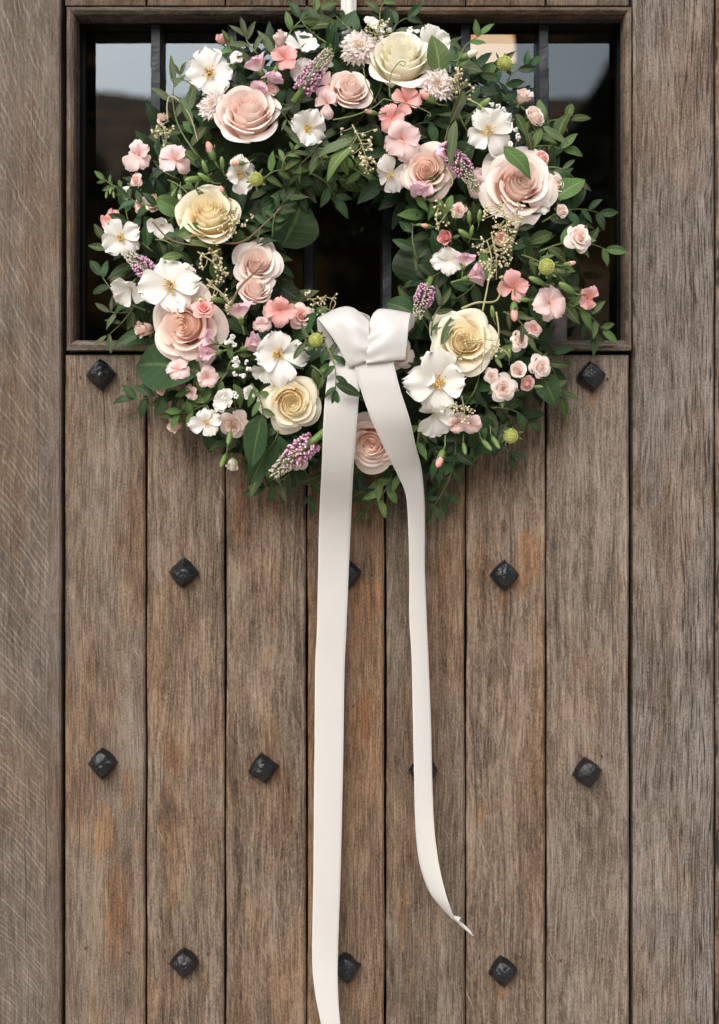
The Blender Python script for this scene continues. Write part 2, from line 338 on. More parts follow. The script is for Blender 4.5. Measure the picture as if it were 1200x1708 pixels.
g1 = gl.n('ShaderNodeBsdfGlossy'); gl.set(g1.inputs['Color'], (.76, .90, 1.0)); gl.set(g1.inputs['Roughness'], .012)
gn = gl.n('ShaderNodeBump'); gl.set(gn.inputs['Height'], gl.noise(gl.n('ShaderNodeTexCoord').outputs['Object'], 7, 1)); gl.set(gn.inputs['Strength'], .25); gl.set(gn.inputs['Distance'], .0016); gl.set(g1.inputs['Normal'], gn)
t1 = gl.n('ShaderNodeBsdfTransparent'); gl.set(t1.inputs[0], (.90, .93, .91))
fr = gl.n('ShaderNodeFresnel'); gl.set(fr.inputs[0], 1.95)
mx = gl.n('ShaderNodeMixShader'); gl.set(mx.inputs[0], fr); gl.set(mx.inputs[1], t1); gl.set(mx.inputs[2], g1); gl.t.links.new(mx.outputs[0], gl.out.inputs[0])
bars = [259, 387, 515, 646, 777, 908]
edges = [X(147)] + [X(b) for b in bars] + [X(1029)]
for i in range(7):
    mb = MB(); a, b = edges[i] + .0003, edges[i + 1] - .0003
    mb.add([(a, GY, z0), (b, GY, z0), (b, GY, z1), (a, GY, z1)], [(0, 1, 2, 3)]); link('pane', mb.mesh('pane', gl.m, False), win)
for i, b in enumerate(bars):
    mb = MB(); cx = X(b) * 1.012; hw = .0068; n = 60; vs = []
    for k in range(n + 1):
        z = z0 + .001 + (z1 - z0 - .002) * k / n; j = [noise.noise((i * 7 + c * 2.3, z * 60, 1)) * .0011 for c in range(4)]
        vs += [(cx - hw + j[0], .032, z), (cx - hw * .7, .022 + j[1], z), (cx + hw * .7, .022 + j[2], z), (cx + hw + j[3], .032, z), (cx + hw, .042, z), (cx - hw, .042, z)]
    mb.add(vs, [(k * 6 + c, k * 6 + (c + 1) % 6, (k + 1) * 6 + (c + 1) % 6, (k + 1) * 6 + c) for k in range(n) for c in range(6)])
    link('window_bar', mb.mesh('window_bar', BAR, False), win)
# studs: rough forged pyramids set cornerwise on a small square washer
def stud_mesh(k):
    r = random.Random(k); mb = MB(); tp = r.uniform(.26, .46); rings = [(1.0, .0003), (1.05, .0045), (1.0, .0080), (.74, .0142), (tp, .0172), (tp * .5, .0180)]; vs = []
    n = 12
    for q, (s_, h) in enumerate(rings):
        for i in range(n):
            A = 2 * math.pi * i / n; c, d_ = math.cos(A), math.sin(A); m_ = 1 / (abs(c) + abs(d_)) ** (.68 if q < 3 else .5)
            jx = r.uniform(-.0008, .0008); vs.append((c * m_ * .0158 * s_ + jx, -h * 1.08 + r.uniform(-.0008, .0008), d_ * m_ * .0164 * s_ + jx + (.0008 if q > 2 else 0)))
    mb.add(vs, [(q * n + i, q * n + (i + 1) % n, (q + 1) * n + (i + 1) % n, (q + 1) * n + i) for q in range(len(rings) - 1) for i in range(n)] + [tuple((len(rings) - 1) * n + i for i in range(n))])
    return mb.mesh('stud', IRON, False)
for k, (px, py) in enumerate([(170, 626), (985, 629), (308, 955), (579, 957), (841, 959), (173, 1272), (440, 1280), (706, 1283), (978, 1287), (309, 1603), (578, 1611), (838, 1617), (173, 1930), (440, 1935), (706, 1938), (978, 1940)]):
    o = link('stud', stud_mesh(k), door); o.location = P(px, py); o.rotation_euler = (0, rad(R.uniform(-11, 11)), 0)
HOLE = plain('nail_hole_rust', (.07, .028, .014), .9)
for (px, py) in ((134, 630), (213, 632), (942, 630), (1014, 633), (608, 1595), (672, 1592), (800, 1598), (870, 1596), (935, 1602), (1005, 1601), (216, 1590), (276, 1588), (347, 1592), (143, 1582), (590, 1178), (970, 1262), (1004, 1262)):
    mb = MB(); n = 8; vs = [P(px, py, .0005) + Vector((math.cos(A) * .0011 * R.uniform(.7, 1.3), 0, math.sin(A) * .0024 * R.uniform(.7, 1.2))) for A in [2 * math.pi * i / n for i in range(n)]]
    mb.add(vs + [P(px, py, -.004)], [(i, (i + 1) % n, n) for i in range(n)] + [tuple(range(n))[::-1]]); link('nail_hole', mb.mesh('nail_hole', HOLE, False), door)
# hair crack running down from under the top left stud
mb = MB(); vs = []; n = 40
for k in range(n + 1):
    py = 600 + 160 * k / n; cx_ = 170 + 8 * k / n + noise.noise((k * .3, 0, 0)) * 1.6; h = .9 * (1 - k / n) + .2
    vs += [P(cx_ - h, py, .0004), P(cx_ + h, py, .0004)]
mb.add(vs, [(2 * k, 2 * k + 1, 2 * k + 3, 2 * k + 2) for k in range(n)]); link('crack', mb.mesh('crack', plain('crack_shade', (.03, .02, .015), .9), False), door)

frm = link('door_frame', None, label='broad weathered oak posts on either side of the studded door', category='door frame')
for nm, a, b, st, sd_, wm, dk in (('post', -70, 103, 'ray', 31, -.30, .08), ('post', 1056, 1190, 'open', 33, -.5, -.10), ('edge_board', 1194, 1330, 'open', 35, .1, .0)):
    mb = MB(); cham(mb, X(a), X(b), ZZ(2350), ZZ(-330), .004 if st == 'ray' else .003, .05, .0018, wob=.0008, seed=sd_)
    link(nm, mb.mesh(nm, WOOD[st], False), frm, seed=float(sd_), warm=wm, dark=dk)
mb = MB(); mb.box(X(-70), X(1330), .052, .07, ZZ(2350), ZZ(600)); mb.box(X(-70), X(110), .052, .07, ZZ(600), ZZ(-330)); mb.box(X(1050), X(1330), .052, .07, ZZ(600), ZZ(-330)); mb.box(X(110), X(1050), .052, .07, ZZ(0), ZZ(-330))
link('backing_board', mb.mesh('backing_board', BLACKWOOD, False), frm)
# room behind the glass
room = MB(); a, b, c_, d_ = -1.2, 1.2, .3, 2.6
def face(mb, *q): mb.add(list(q), [(0, 1, 2, 3)])
yb, yf = 2.2, .072
face(room, (a, yb, c_), (b, yb, c_), (b, yb, d_), (a, yb, d_)); face(room, (a, yf, c_), (a, yb, c_), (a, yb, d_), (a, yf, d_)); face(room, (b, yf, c_), (b, yb, c_), (b, yb, d_), (b, yf, d_))
face(room, (a, yf, c_), (b, yf, c_), (b, yb, c_), (a, yb, c_)); face(room, (a, yf, d_), (b, yf, d_), (b, yb, d_), (a, yb, d_))
rm = NT('dim_hall_wall'); rn_ = rm.noise(rm.n('ShaderNodeTexCoord').outputs['Object'], 3.5, 3)
link('hall_wall', room.mesh('hall_wall', rm.bsdf(rm.mix(rm.ss(rn_, .5, .66), (.018, .016, .010), (.12, .085, .04)), .9, .1), False), kind='structure')
# lamp inside, seen warm through the top of the fifth and sixth lights
lamp = link('hall_lamp', None, label='warm lit lampshade glowing inside behind the top right of the window', category='lamp')
em = NT('lit_lampshade'); e = em.n('ShaderNodeEmission'); zc = em.n('ShaderNodeSeparateXYZ'); em.set(zc.inputs[0], em.n('ShaderNodeTexCoord').outputs['Object'])
em.set(e.inputs[0], em.mix(em.ss(zc.outputs[2], -.014, -.002), (1, .68, .44), (1, .36, .07))); em.set(e.inputs[1], .62); em.t.links.new(e.outputs[0], em.out.inputs[0])
def behind(px, py, y): k = (D + y) / D * PX; return Vector(((px - 600) * k, y, Z0 + (854 - py) * k))
lc = behind(820, 62, 1.4); mb = MB(); n = 24; vs = []
for z_, r_ in ((-.05, .052), (.05, .044)):
    vs += [(math.cos(2 * math.pi * i / n) * r_, math.sin(2 * math.pi * i / n) * r_, z_) for i in range(n)]
mb.add(vs, [(i, (i + 1) % n, n + (i + 1) % n, n + i) for i in range(n)]); o = link('lamp_shade', mb.mesh('lamp_shade', em.m), lamp); o.location = lc
mb = MB(); mb.tube([lc + Vector((0, 0, .05)), Vector((lc.x, lc.y, 2.6))], .003); link('cord', mb.mesh('cord', BLACKWOOD), lamp)
# white jar on the inner sill
q = behind(927, 545, .10); mb = MB(); pr = [(0.0, -.045), (.0125, -.045), (.0135, -.04), (.0135, .012), (.0125, .016), (.011, .016), (.010, -.01), (0, -.01)]; n = 20
mb.add([(q.x + math.cos(2 * math.pi * i / n) * r_, q.y + math.sin(2 * math.pi * i / n) * r_, q.z + z_) for r_, z_ in pr for i in range(n)], [(k * n + i, k * n + (i + 1) % n, (k + 1) * n + (i + 1) % n, (k + 1) * n + i) for k in range(len(pr) - 1) for i in range(n)])
link('white_jar', mb.mesh('white_jar', plain('white_glaze', (.88, .87, .84), .25, .5, .03)), label='small white jar standing inside behind the lower right corner of the window', category='jar')
mb = MB(); mb.box(X(110), X(1050), .075, .24, q.z - .075, q.z - .0455); link('inner_sill', mb.mesh('inner_sill', BLACKWOOD, False), kind='structure')

# ------------------------------------------------------------ land behind the camera, mirrored in the glass
def land(x, y):
    d = -y; h = 0.0
    if d > 4: h = (min(d, 75) - 4) * .345 + max(0, d - 75) * .05
    return h + noise.noise((x * .04, y * .04, 0)) * min(1, max(0, d - 6) * .06) * 1.4 - .0
gm = MB(); nx, ny = 50, 60; vs = []
for j in range(ny + 1):
    y = .8 - 160 * (j / ny) ** 1.7
    for i in range(nx + 1):
        x = -140 + 280 * i / nx; vs.append((x, y, land(x, y) if y < -4 else 0))
gm.add(vs, [(j * (nx + 1) + i, j * (nx + 1) + i + 1, (j + 1) * (nx + 1) + i + 1, (j + 1) * (nx + 1) + i) for j in range(ny) for i in range(nx)])
hm = NT('heather_and_bounce_gravel'); hc = hm.n('ShaderNodeTexCoord').outputs['Object']; sp = hm.n('ShaderNodeSeparateXYZ'); hm.set(sp.inputs[0], hc)
n1 = hm.noise(hc, .16, 4, .6); n2 = hm.noise(hc, 3, 4, .7)
c = hm.mix(hm.ss(n1, .42, .6), (.44, .21, .115), (.20, .12, .05)); c = hm.mix(hm.ss(n2, .4, .65, 0, .5), c, (.15, .10, .065))
c = hm.mix(hm.ss(sp.outputs[1], -14, -4), c, hm.mix(n2, (.44, .40, .35), (.60, .55, .48)))  # unseen gravel near the door, made pale to bounce fill light upward
link('ground', gm.mesh('ground', hm.bsdf(c, .95, .1, bump=n2, bs=.5, bd=.05)), kind='structure')
# dark conifer mirrored in the right hand pane
def mirror_at(px, py, dist): k = (D + dist) / D * PX; return Vector(((px - 600) * k, -dist, Z0 + (854 - py) * k))
tr = link('conifer_tree', None, label='dark pointed conifer mirrored in the right end of the window glass', category='tree')
top = mirror_at(1030, 84, 22); gz = land(top.x, top.y); mb = MB(); mb.tube([Vector((top.x, top.y, gz - .3)), Vector((top.x, top.y, top.z - .3))], .28, .03, 8); link('trunk', mb.mesh('trunk', M['twig']), tr)
mb = MB(); H = top.z - gz
for k in range(1500):
    q = R.random() ** .75; A = R.uniform(0, 6.283); rr = (1 - q) * H * .38 * R.uniform(.45, 1) * (1 + .25 * math.sin(A * 3 + q * 9)); c0 = Vector((top.x + math.cos(A) * rr, top.y + math.sin(A) * rr, gz + .4 + q * (H - .4) - rr * .25))
    dr = Vector((math.cos(A), math.sin(A), -.35)); sd2 = dr.cross(Vector((0, 0, 1))).normalized() * .22; L_ = .1 + .5 * (1 - q); sd2 *= .3 + .7 * (1 - q)
    mb.add([c0 - dr * L_, c0 + sd2, c0 + dr * L_, c0 - sd2, c0 + Vector((0, 0, .16))], [(0, 1, 4), (1, 2, 4), (2, 3, 4), (3, 0, 4)], rn=R.random())
link('crown', mb.mesh('crown', plain('conifer_needles', (.022, .034, .018), .8), False), tr, kind='stuff')

# dark evergreen screen mirrored in the left and middle panes
hd = link('evergreen_hedge', None, label='dark evergreen hedge mirrored in the left and middle window panes', category='hedge'); st_ = MB(); hb = MB()
def hedge_top(px): return 292 + 22 * noise.noise((px * .012, 0, 3)) + max(0, px - 640) * .9
for k in range(26):
    px = 60 + k * 30; b_ = mirror_at(px, hedge_top(px) + 40, 11.5); st_.tube([Vector((b_.x, b_.y, 0)), b_], .06, .02, 6)
for k in range(6500):
    px = R.uniform(20, 860); dist = R.uniform(10.6, 12.4); t_ = mirror_at(px, hedge_top(px), 11.5).z; z = R.random() * t_; c0 = Vector((mirror_at(px, 0, 11.5).x, -dist, z))
    a_ = Vector((R.uniform(-1, 1), R.uniform(-1, 1), R.uniform(-.6, 1))).normalized(); b_ = a_.cross(Vector((.3, .2, .9))).normalized()
    hb.add([c0 - a_ * .19, c0 + b_ * .13, c0 + a_ * .19, c0 - b_ * .13], [(0, 1, 2, 3)], rn=R.random())
link('trunks', st_.mesh('trunks', M['twig']), hd, kind='stuff'); link('leaf_mass', hb.mesh('leaf_mass', plain('hedge_leaf', (.012, .020, .008), .7), False), hd, kind='stuff')

# ------------------------------------------------------------ wreath
CX, CY = 590, 430
wr = link('flower_wreath', None, label='round wreath of blush and cream roses, white blossoms and green leaves on the door', category='wreath')
wr.location = P(CX, CY, 0); bpy.context.view_layer.update(); WI = Matrix.Translation(-wr.location)
def depth(px, py):
    dx, dy = px - CX, py - CY; r = math.hypot(dx, dy); q = min(1, abs(r - 245) / 172)
    return .022 + .062 * math.sqrt(1 - q * q * .97)
def radial(px, py):
    dx, dy = px - CX, py - CY; r = math.hypot(dx, dy) or 1; k = max(-1, min(1, (r - 245) / 170)); return dx / r * k, dy / r * k
def nrm(px, py, tx, ty, auto=.35):
    a, b = radial(px, py); return Vector((tx + a * auto, -1, -(ty + b * auto))).normalized()
def head(name, px, py, Rpx, tx, ty, roll=None, dd=0.0, sink=.35, auto=.35, **props):
    "empty-like frame of a flower head; returns parent empty with local +Z along the flower's axis and unit radius"
    d = depth(px, py) + dd; n = nrm(px, py, tx, ty, auto); s = sz(Rpx, d); p = P(px, py, d) - n * s * sink
    o = link(name, None, wr, WI @ frame(p, n, R.uniform(0, 6.28) if roll is None else roll, s), **props); o.empty_display_size = .01
    return o, n, s, d

# ring of wire-bound moss and filler leaves
mb = MB(); c0 = P(CX, CY, .03); rr = sz(245); vs = []; N1, N2 = 96, 16
for i in range(N1):
    A = 2 * math.pi * i / N1; cd = Vector((math.cos(A), 0, math.sin(A)))
    for j in range(N2):
        B = 2 * math.pi * j / N2; q = sz(92) * (1 + .18 * noise.noise((math.cos(A) * 6, math.sin(A) * 6, B)))
        vs.append(c0 + cd * (rr + math.cos(B) * q) + Vector((0, -math.sin(B) * q * .5, 0)) - wr.location)
mb.add(vs, [(i * N2 + j, i * N2 + (j + 1) % N2, ((i + 1) % N1) * N2 + (j + 1) % N2, ((i + 1) % N1) * N2 + j) for i in range(N1) for j in range(N2)])
link('moss_ring', mb.mesh('moss_ring', plain('dark_moss', (.014, .022, .009), .95, .1, .4, 120)), wr)

def leaf_fn(L=1.0, W=.3, bend=.25, fold=.18, tip=1.0, twist=0.0, wav=0.0, ph=0.0):
    "leaf along +Y, upper side towards +Z, base at origin"
    def f(u, v):
        w_ = W * (math.sin(math.pi * v ** .82) ** .85) * (1 if v < .5 else (1 - (v - .5) ** 2 * .6 * tip)) if 0 < v < 1 else 0
        a = bend * v; y = L * (math.sin(a * 1.6) / 1.6 / bend if abs(bend) > .01 else v); z = -L * (1 - math.cos(a * 1.6)) / 1.6 / bend if abs(bend) > .01 else 0
        x = u * w_; z += abs(u) * w_ * fold + wav * W * math.sin(v * 9 + ph) * abs(u) * .3; tw = twist * v
        return (x * math.cos(tw), y, z + x * math.sin(tw))
    return f
LM = {}
for kind, (W_, mt) in {'leaf': (.17, 'leaf'), 'mid': (.17, 'mid'), 'olive': (.12, 'olive'), 'light': (.155, 'light'), 'broad': (.33, 'leaf'), 'broadmid': (.27, 'mid'), 'lance': (.23, 'leaf'), 'round': (.42, 'leaf')}.items():
    LM[kind] = []
    for k in range(4):
        mb = MB(); mb.grid(leaf_fn(1, W_ * R.uniform(.9, 1.15), R.uniform(.15, .75), R.uniform(.1, .4), 1, R.uniform(-.5, .5), .5, R.uniform(0, 6)), 6, 10); LM[kind].append(mb.mesh('leaf', M[mt]))
# filler foliage, too dense to count
fol = MB(); fmats = [leaf_mat('shaded_green_leaf', (.010, .032, .009), (.03, .05, .03), (.03, .06, .022)), M['leaf'], M['olive'], M['mid']]  # first tone is a darkened leaf, painted for the shadow between leaves
for k in range(2100):
    A = R.uniform(0, 2 * math.pi); r_ = 245 + R.choice((-1, 1)) * 128 * R.random() ** .75
    if r_ < 245: r_ = 245 - (245 - r_) * .88
    px, py = CX + math.cos(A) * r_, CY + math.sin(A) * r_ * 1.02
    if math.hypot(px - 928, py - 540) < 46: continue
    d = depth(px, py) - R.uniform(.012, .048); d = max(.010, d)
    a, b = radial(px, py); tang = R.uniform(-1.6, 1.6) + math.atan2(-b, a) if R.random() < .75 else R.uniform(0, 6.28)
    dr = Vector((math.cos(tang), R.uniform(-.75, .25), math.sin(tang))).normalized()
    up = (Vector((R.uniform(-.5, .5), -1, R.uniform(-.3, .7))) - dr * 0); z_ = (up - dr * up.dot(dr)).normalized(); x_ = dr.cross(z_)
    L_ = sz(R.uniform(26, 64)); p = P(px, py, d) - wr.location
    m4 = Matrix.Translation(p) @ Matrix((x_, dr, z_)).transposed().to_4x4() @ Matrix.Scale(L_, 4)
    fol.grid(leaf_fn(1, R.uniform(.13, .24), R.uniform(.1, .7), R.uniform(.1, .35)), 2, 5, m4, R.random(), R.choices((0, 1, 2, 3), (6, 4, 1, 1))[0])
link('foliage', fol.mesh('foliage', fmats), wr, kind='stuff')

def put_leaf(par, parM, p, ang, L_, kind, up=None, out=0.0, name='leaf', **kw):
    "leaf in world space: ang = direction in the picture (degrees, 0 right, 90 up)"
    a = rad(ang); dr = Vector((math.cos(a), -out, math.sin(a))).normalized(); up = up or Vector((R.uniform(-.55, .55), -1, R.uniform(-.3, .7)))
    z_ = (up - dr * up.dot(dr)).normalized(); x_ = dr.cross(z_)
    m4 = Matrix.Translation(p) @ Matrix((x_, dr, z_)).transposed().to_4x4() @ Matrix.Scale(L_, 4)
    return link(name, R.choice(LM[kind]), par, parM @ m4, **kw)
def sprig(x0, y0, x1, y1, n, L_, kind, dd=0.0, curve=.12, mat='stem', flop=0.0, endleaf=True, spread=52):
    d0 = depth(x0, y0) + dd; d1 = max(.012, depth(x1, y1) + dd + flop); a = P(x0, y0, d0); b = P(x1, y1, d1)
    o = link('leafy_sprig', None, wr, WI @ Matrix.Translation(a)); PI = Matrix.Translation(-a)
    side = (b - a).cross(Vector((0, 1, 0))); pts = []
    for k in range(9):
        q = k / 8; pts.append(a.lerp(b, q) + side * curve * math.sin(q * math.pi) * .8 + Vector((0, -.008 * math.sin(q * math.pi), 0)))
    mb = MB(); mb.tube([p - a for p in pts], .0011, .0005); link('stem', mb.mesh('stem', M[mat]), o)
    for k in range(n):
        q = .12 + .83 * k / max(1, n - 1) if n > 1 else .5; i = min(7, int(q * 8)); p = pts[i].lerp(pts[i + 1], q * 8 - i); t_ = pts[i + 1] - pts[i]
        A = math.degrees(math.atan2(t_.z, t_.x)); s_ = 1 if k % 2 else -1
        put_leaf(o, PI, p, A + s_ * R.uniform(spread - 14, spread + 14), sz(L_) * R.uniform(.8, 1.12) * (1 - .25 * q), kind, out=R.uniform(-.1, .4))
    if endleaf: put_leaf(o, PI, pts[-1], math.degrees(math.atan2((pts[-1] - pts[-2]).z, (pts[-1] - pts[-2]).x)), sz(L_) * .9, kind, out=R.uniform(0, .2))
def sleaf(x, y, ang, L_, kind, dd=0.0, out=0.1, up=None):
    p = P(x, y, max(.01, depth(x, y) + dd)); put_leaf(wr, WI, p, ang, sz(L_), kind, out=out, up=up)

# ---- flower builders (unit radius, axis +Z)
def rose_layers(n_in, op):
    # radius, height, lean, flare, half width (rad), count
    return [(.05, .93, -.2, 0, 2.4, 1), (.11, .94, -.2, 0, 1.5, 2), (.18, .94, -.18, 0, 1.25, 3), (.26, .92, -.14, 0, 1.15, 3), (.345, .88, -.10, 0, 1.05, 4), (.44, .83, -.04, 0, .95, 4),
            (.53, .77, .02, .05, .9, 4), (.61, .70, .06, .15 * op, .86, 5), (.66, .58, .10, .28 * op, .8, 5)]
def rose_petals(seed, op=1.0, fat=1.0, layers=None, tall=1.0):
    r = random.Random(seed); out = []; th = r.uniform(0, 6)
    prev = 0.0
    for li, (rk, H, lean, fl, W_, n) in enumerate(layers or rose_layers(9, op)):
        H *= tall; gap0 = (rk - prev) * .8; prev = rk
        for i in range(n):
            th += 2 * math.pi / n * r.uniform(.9, 1.1) if n > 1 else 2.4
            rk2 = rk * fat * r.uniform(.94, 1.07); H2 = H * r.uniform(.95, 1.04); fl2 = fl * r.uniform(.7, 1.4); W2 = W_ * r.uniform(.92, 1.1); ph = r.uniform(0, 6); dip = r.uniform(-.25, .3)
            def f(u, v, rk2=rk2, H2=H2, fl2=fl2, W2=W2, ph=ph, lean=lean, li=li, dip=dip, gap=gap0 * fat):
                vv = v * (1 - (.07 + (.16 if fl2 > .1 else .03)) * abs(u) ** (1.7 if fl2 > .1 else 2.6)) ; t = max(0, (vv - .5) / .5)
                a = u * W2 * (.30 + .70 * math.sin(min(1, vv / .7) * math.pi / 2))
                rho = (rk2 - gap * (1 - min(1, max(0, (vv - .55) / .45)) ** 1.4)) * math.sin(min(1, vv / .5) * math.pi / 2) ** .7 * (1 + lean * t) + fl2 * t * t * (1 + .45 * u * u + dip * u) + .13 * u * rk2
                rho += (.008 + .022 * (fl2 > .03)) * max(0, (vv - .88) / .12) ** 1.5                            # rolled rim
                z = H2 * vv - fl2 * .8 * t ** 3 * (1 + 1.1 * u * u) - .02 * max(0, (vv - .9) / .1) ** 2
                z += .022 * math.sin(3.1 * u + ph) * vv ** 3; rho += .016 * math.sin(4.3 * u + ph * 2) * vv ** 3 * (1 if li > 2 else .3)
                return (math.cos(a) * rho, math.sin(a) * rho, z)
            big = rk > .38
            mb = MB(); mb.grid(f, 12 if big else 8, 10 if big else 8, rn=max(0.0, 1 - rk / .55)); out.append((mb, th))
    return out
ROSE = {}
def rose_set(style, seed, mat):
    k = (style, seed, mat)
    if k not in ROSE:
        if style == 'big': ps = rose_petals(seed)
        elif style == 'cup': ps = rose_petals(seed, .45, .92)
        elif style == 'tall': ps = rose_petals(seed, .62, 1.0, None, 1.38)
        elif style == 'spray': ps = rose_petals(seed, 1.1, 1, [(.05, .80, -.2, 0, 2.1, 1), (.11, .81, -.2, 0, 1.5, 3), (.19, .80, -.15, 0, 1.25, 3), (.29, .77, -.08, 0, 1.1, 4), (.41, .71, 0, .05, 1.0, 4), (.53, .60, .08, .18, .9, 5), (.60, .46, .1, .36, .75, 5)])
        elif style == 'bud': ps = rose_petals(seed, .3, 1, [(.08, 1.5, -.3, 0, 2.0, 1), (.22, 1.5, -.35, 0, 1.3, 3), (.38, 1.4, -.22, .03, 1.1, 3), (.52, 1.25, -.08, .12, .95, 4)])
        ROSE[k] = [(m.mesh('petal', M[mat]), th) for m, th in ps]
    return ROSE[k]
SEP = None
def sepals(o, n=5, L_=.55, rad0=.12):
    global SEP
    if SEP is None:
        mb = MB(); mb.grid(leaf_fn(1, .16, .5, .3), 2, 6); SEP = mb.mesh('sepal', M['mid'])
    for i in range(n):
        A = 2 * math.pi * i / n + R.uniform(-.2, .2); dr = Vector((math.cos(A), math.sin(A), R.uniform(-.5, .35))).normalized(); up = Vector((0, 0, -1)); z_ = (up - dr * up.dot(dr)).normalized()
        link('sepal', SEP, o, Matrix.Translation((math.cos(A) * rad0, math.sin(A) * rad0, .02)) @ Matrix((dr.cross(z_), dr, z_)).transposed().to_4x4() @ Matrix.Scale(L_ * R.uniform(.8, 1.2), 4))
def rose(px, py, Rp, style, mat, tx=0., ty=0., dd=0., label=None, seed=0, sep=False, roll=None, name='rose'):
    o, n, s, d = head(name, px, py, Rp, tx, ty, roll, dd, .45, **({'label': label} if label else {}))
    for me, th in rose_set(style, seed, mat): link('petal', me, o, Matrix.Rotation(th, 4, 'Z'))
    if style in ('big', 'tall', 'cup', 'spray'):
        hk = ('heart', style, mat)
        if hk not in ROSE:
            t_ = {'big': .64, 'tall': .88, 'cup': .64, 'spray': .52}[style]; hb = MB(); hb.ball(Vector((0, 0, t_ * .5)), .38, None, t_ * .5 / .38, n=14, m=8); ROSE[hk] = hb.mesh('heart', M[mat])
        link('heart', ROSE[hk], o)
    if sep or style in ('bud',): sepals(o, 5, .75 if style == 'bud' else 1.1, .2)
    mb = MB(); q = [Vector((0, 0, .1)), Vector((0, 0, -.25)), Vector((.1, 0, -1.2))]; mb.tube(q, .1, .06); mb.ball(Vector((0, 0, -.02)), .2, None, .9, n=8); link('hip', mb.mesh('hip', M['bud']), o)

def open_petal(W=.62, L_=1.0, cup=.25, rag=.05, ph=0.0, curl=.2, notch=0.0):
    def f(u, v):
        w_ = W * (.16 + .84 * math.sin(min(1, v * 1.12) * math.pi / 2) ** 1.3) * (1 if v < .7 else math.sqrt(max(0, 1 - ((v - .7) / .3) ** 2 * .75)))
        x = u * w_; y = L_ * (v - .16 * u * u * v - notch * max(0, 1 - abs(u) * 3) * v ** 6); e = v ** 4
        x += rag * .6 * math.sin(u * 9 + ph) * e; y += rag * math.sin(u * 13 + ph * 2) * e + rag * .5 * math.sin(u * 27 + ph) * e
        z = cup * (v - .5 * v * v) * 1.3 + .18 * abs(u) ** 2 * w_ - curl * max(0, v - .5) ** 2 + rag * .9 * math.sin(u * 7 + ph * 3) * v ** 2.5 + .03 * math.sin(u * 3 + ph) * v
        return (x, y, z)
    return f
OP = {}
def open_set(kind, mat):
    if (kind, mat) not in OP:
        L_ = []
        for k in range(6):
            mb = MB()
            if kind == 'mock': f = open_petal(R.uniform(.48, .62), R.uniform(.85, 1.12), R.uniform(.0, .45), R.uniform(.045, .085), R.uniform(0, 6), R.uniform(.1, 1.3))
            elif kind == 'cupped': f = open_petal(.55, .95, R.uniform(.7, .95), .04, R.uniform(0, 6), .1)
            elif kind == 'phlox': f = open_petal(R.uniform(.46, .6), R.uniform(.85, 1.08), R.uniform(.2, .6), .045, R.uniform(0, 6), R.uniform(.2, 1.6), .05)
            elif kind == 'lace': f = open_petal(.42, 1, R.uniform(.1, .5), .13, R.uniform(0, 6), .5)
            elif kind == 'pea': f = open_petal(.75, .95, R.uniform(.5, .8), .05, R.uniform(0, 6), 1.2, .15)
            mb.grid(f, 12, 8); L_.append(mb.mesh('petal', M[mat]))
        OP[(kind, mat)] = L_
    return OP[(kind, mat)]
def open_flower(px, py, Rp, kind='mock', mat='white', n=4, tx=0., ty=0., dd=0.01, roll=None, label=None, name='mock_orange_flower', stamens=True, lift=0.0):
    o, nn, s, d = head(name, px, py, Rp * 1.1, tx, ty, roll, dd, .05, .2, **({'label': label} if label else {}))
    ms = open_set(kind, mat)
    for i in range(n):
        m4 = Matrix.Rotation(2 * math.pi * i / n + R.uniform(-.16, .16), 4, 'Z') @ Matrix.Translation((0, 0, .02 * (i % 2) + .004 * i)) @ Matrix.Rotation(lift + R.uniform(-.25, .42), 4, 'X') @ Matrix.Rotation(R.uniform(-.3, .3), 4, 'Y') @ Matrix.Scale(R.uniform(.92, 1.06), 4)
        link('petal', R.choice(ms), o, m4)
    if stamens:
        mb = MB(); ns = 24 if kind in ('mock', 'cupped') else 7
        for i in range(ns):
            A = R.uniform(0, 6.28); q = R.uniform(.02, .13 if ns > 10 else .06); b = Vector((math.cos(A) * q * .5, math.sin(A) * q * .5, .03)); e_ = b + Vector((math.cos(A) * q * 1.5, math.sin(A) * q * 1.5, R.uniform(.16, .30)))
            if ns > 10: mb.tube([b, e_], .010, .008, 3, mi=1)
            mb.ball(e_, .034 if ns > 10 else .022, None, 1.3, R.random(), 0, 5, 3)
        mb.ball(Vector((0, 0, .03)), .10, None, .4, mi=2, n=8)
        link('stamens', mb.mesh('stamens', [M['anther'], M['berry'], M['throat'] if mat != 'white' or R.random() < .6 else M['berry']]), o)
    mb = MB(); mb.tube([Vector((0, 0, 0)), Vector((0, 0, -.5)), Vector((.1, .1, -1.4))], .09, .05); link('calyx', mb.mesh('calyx', M['bud']), o)
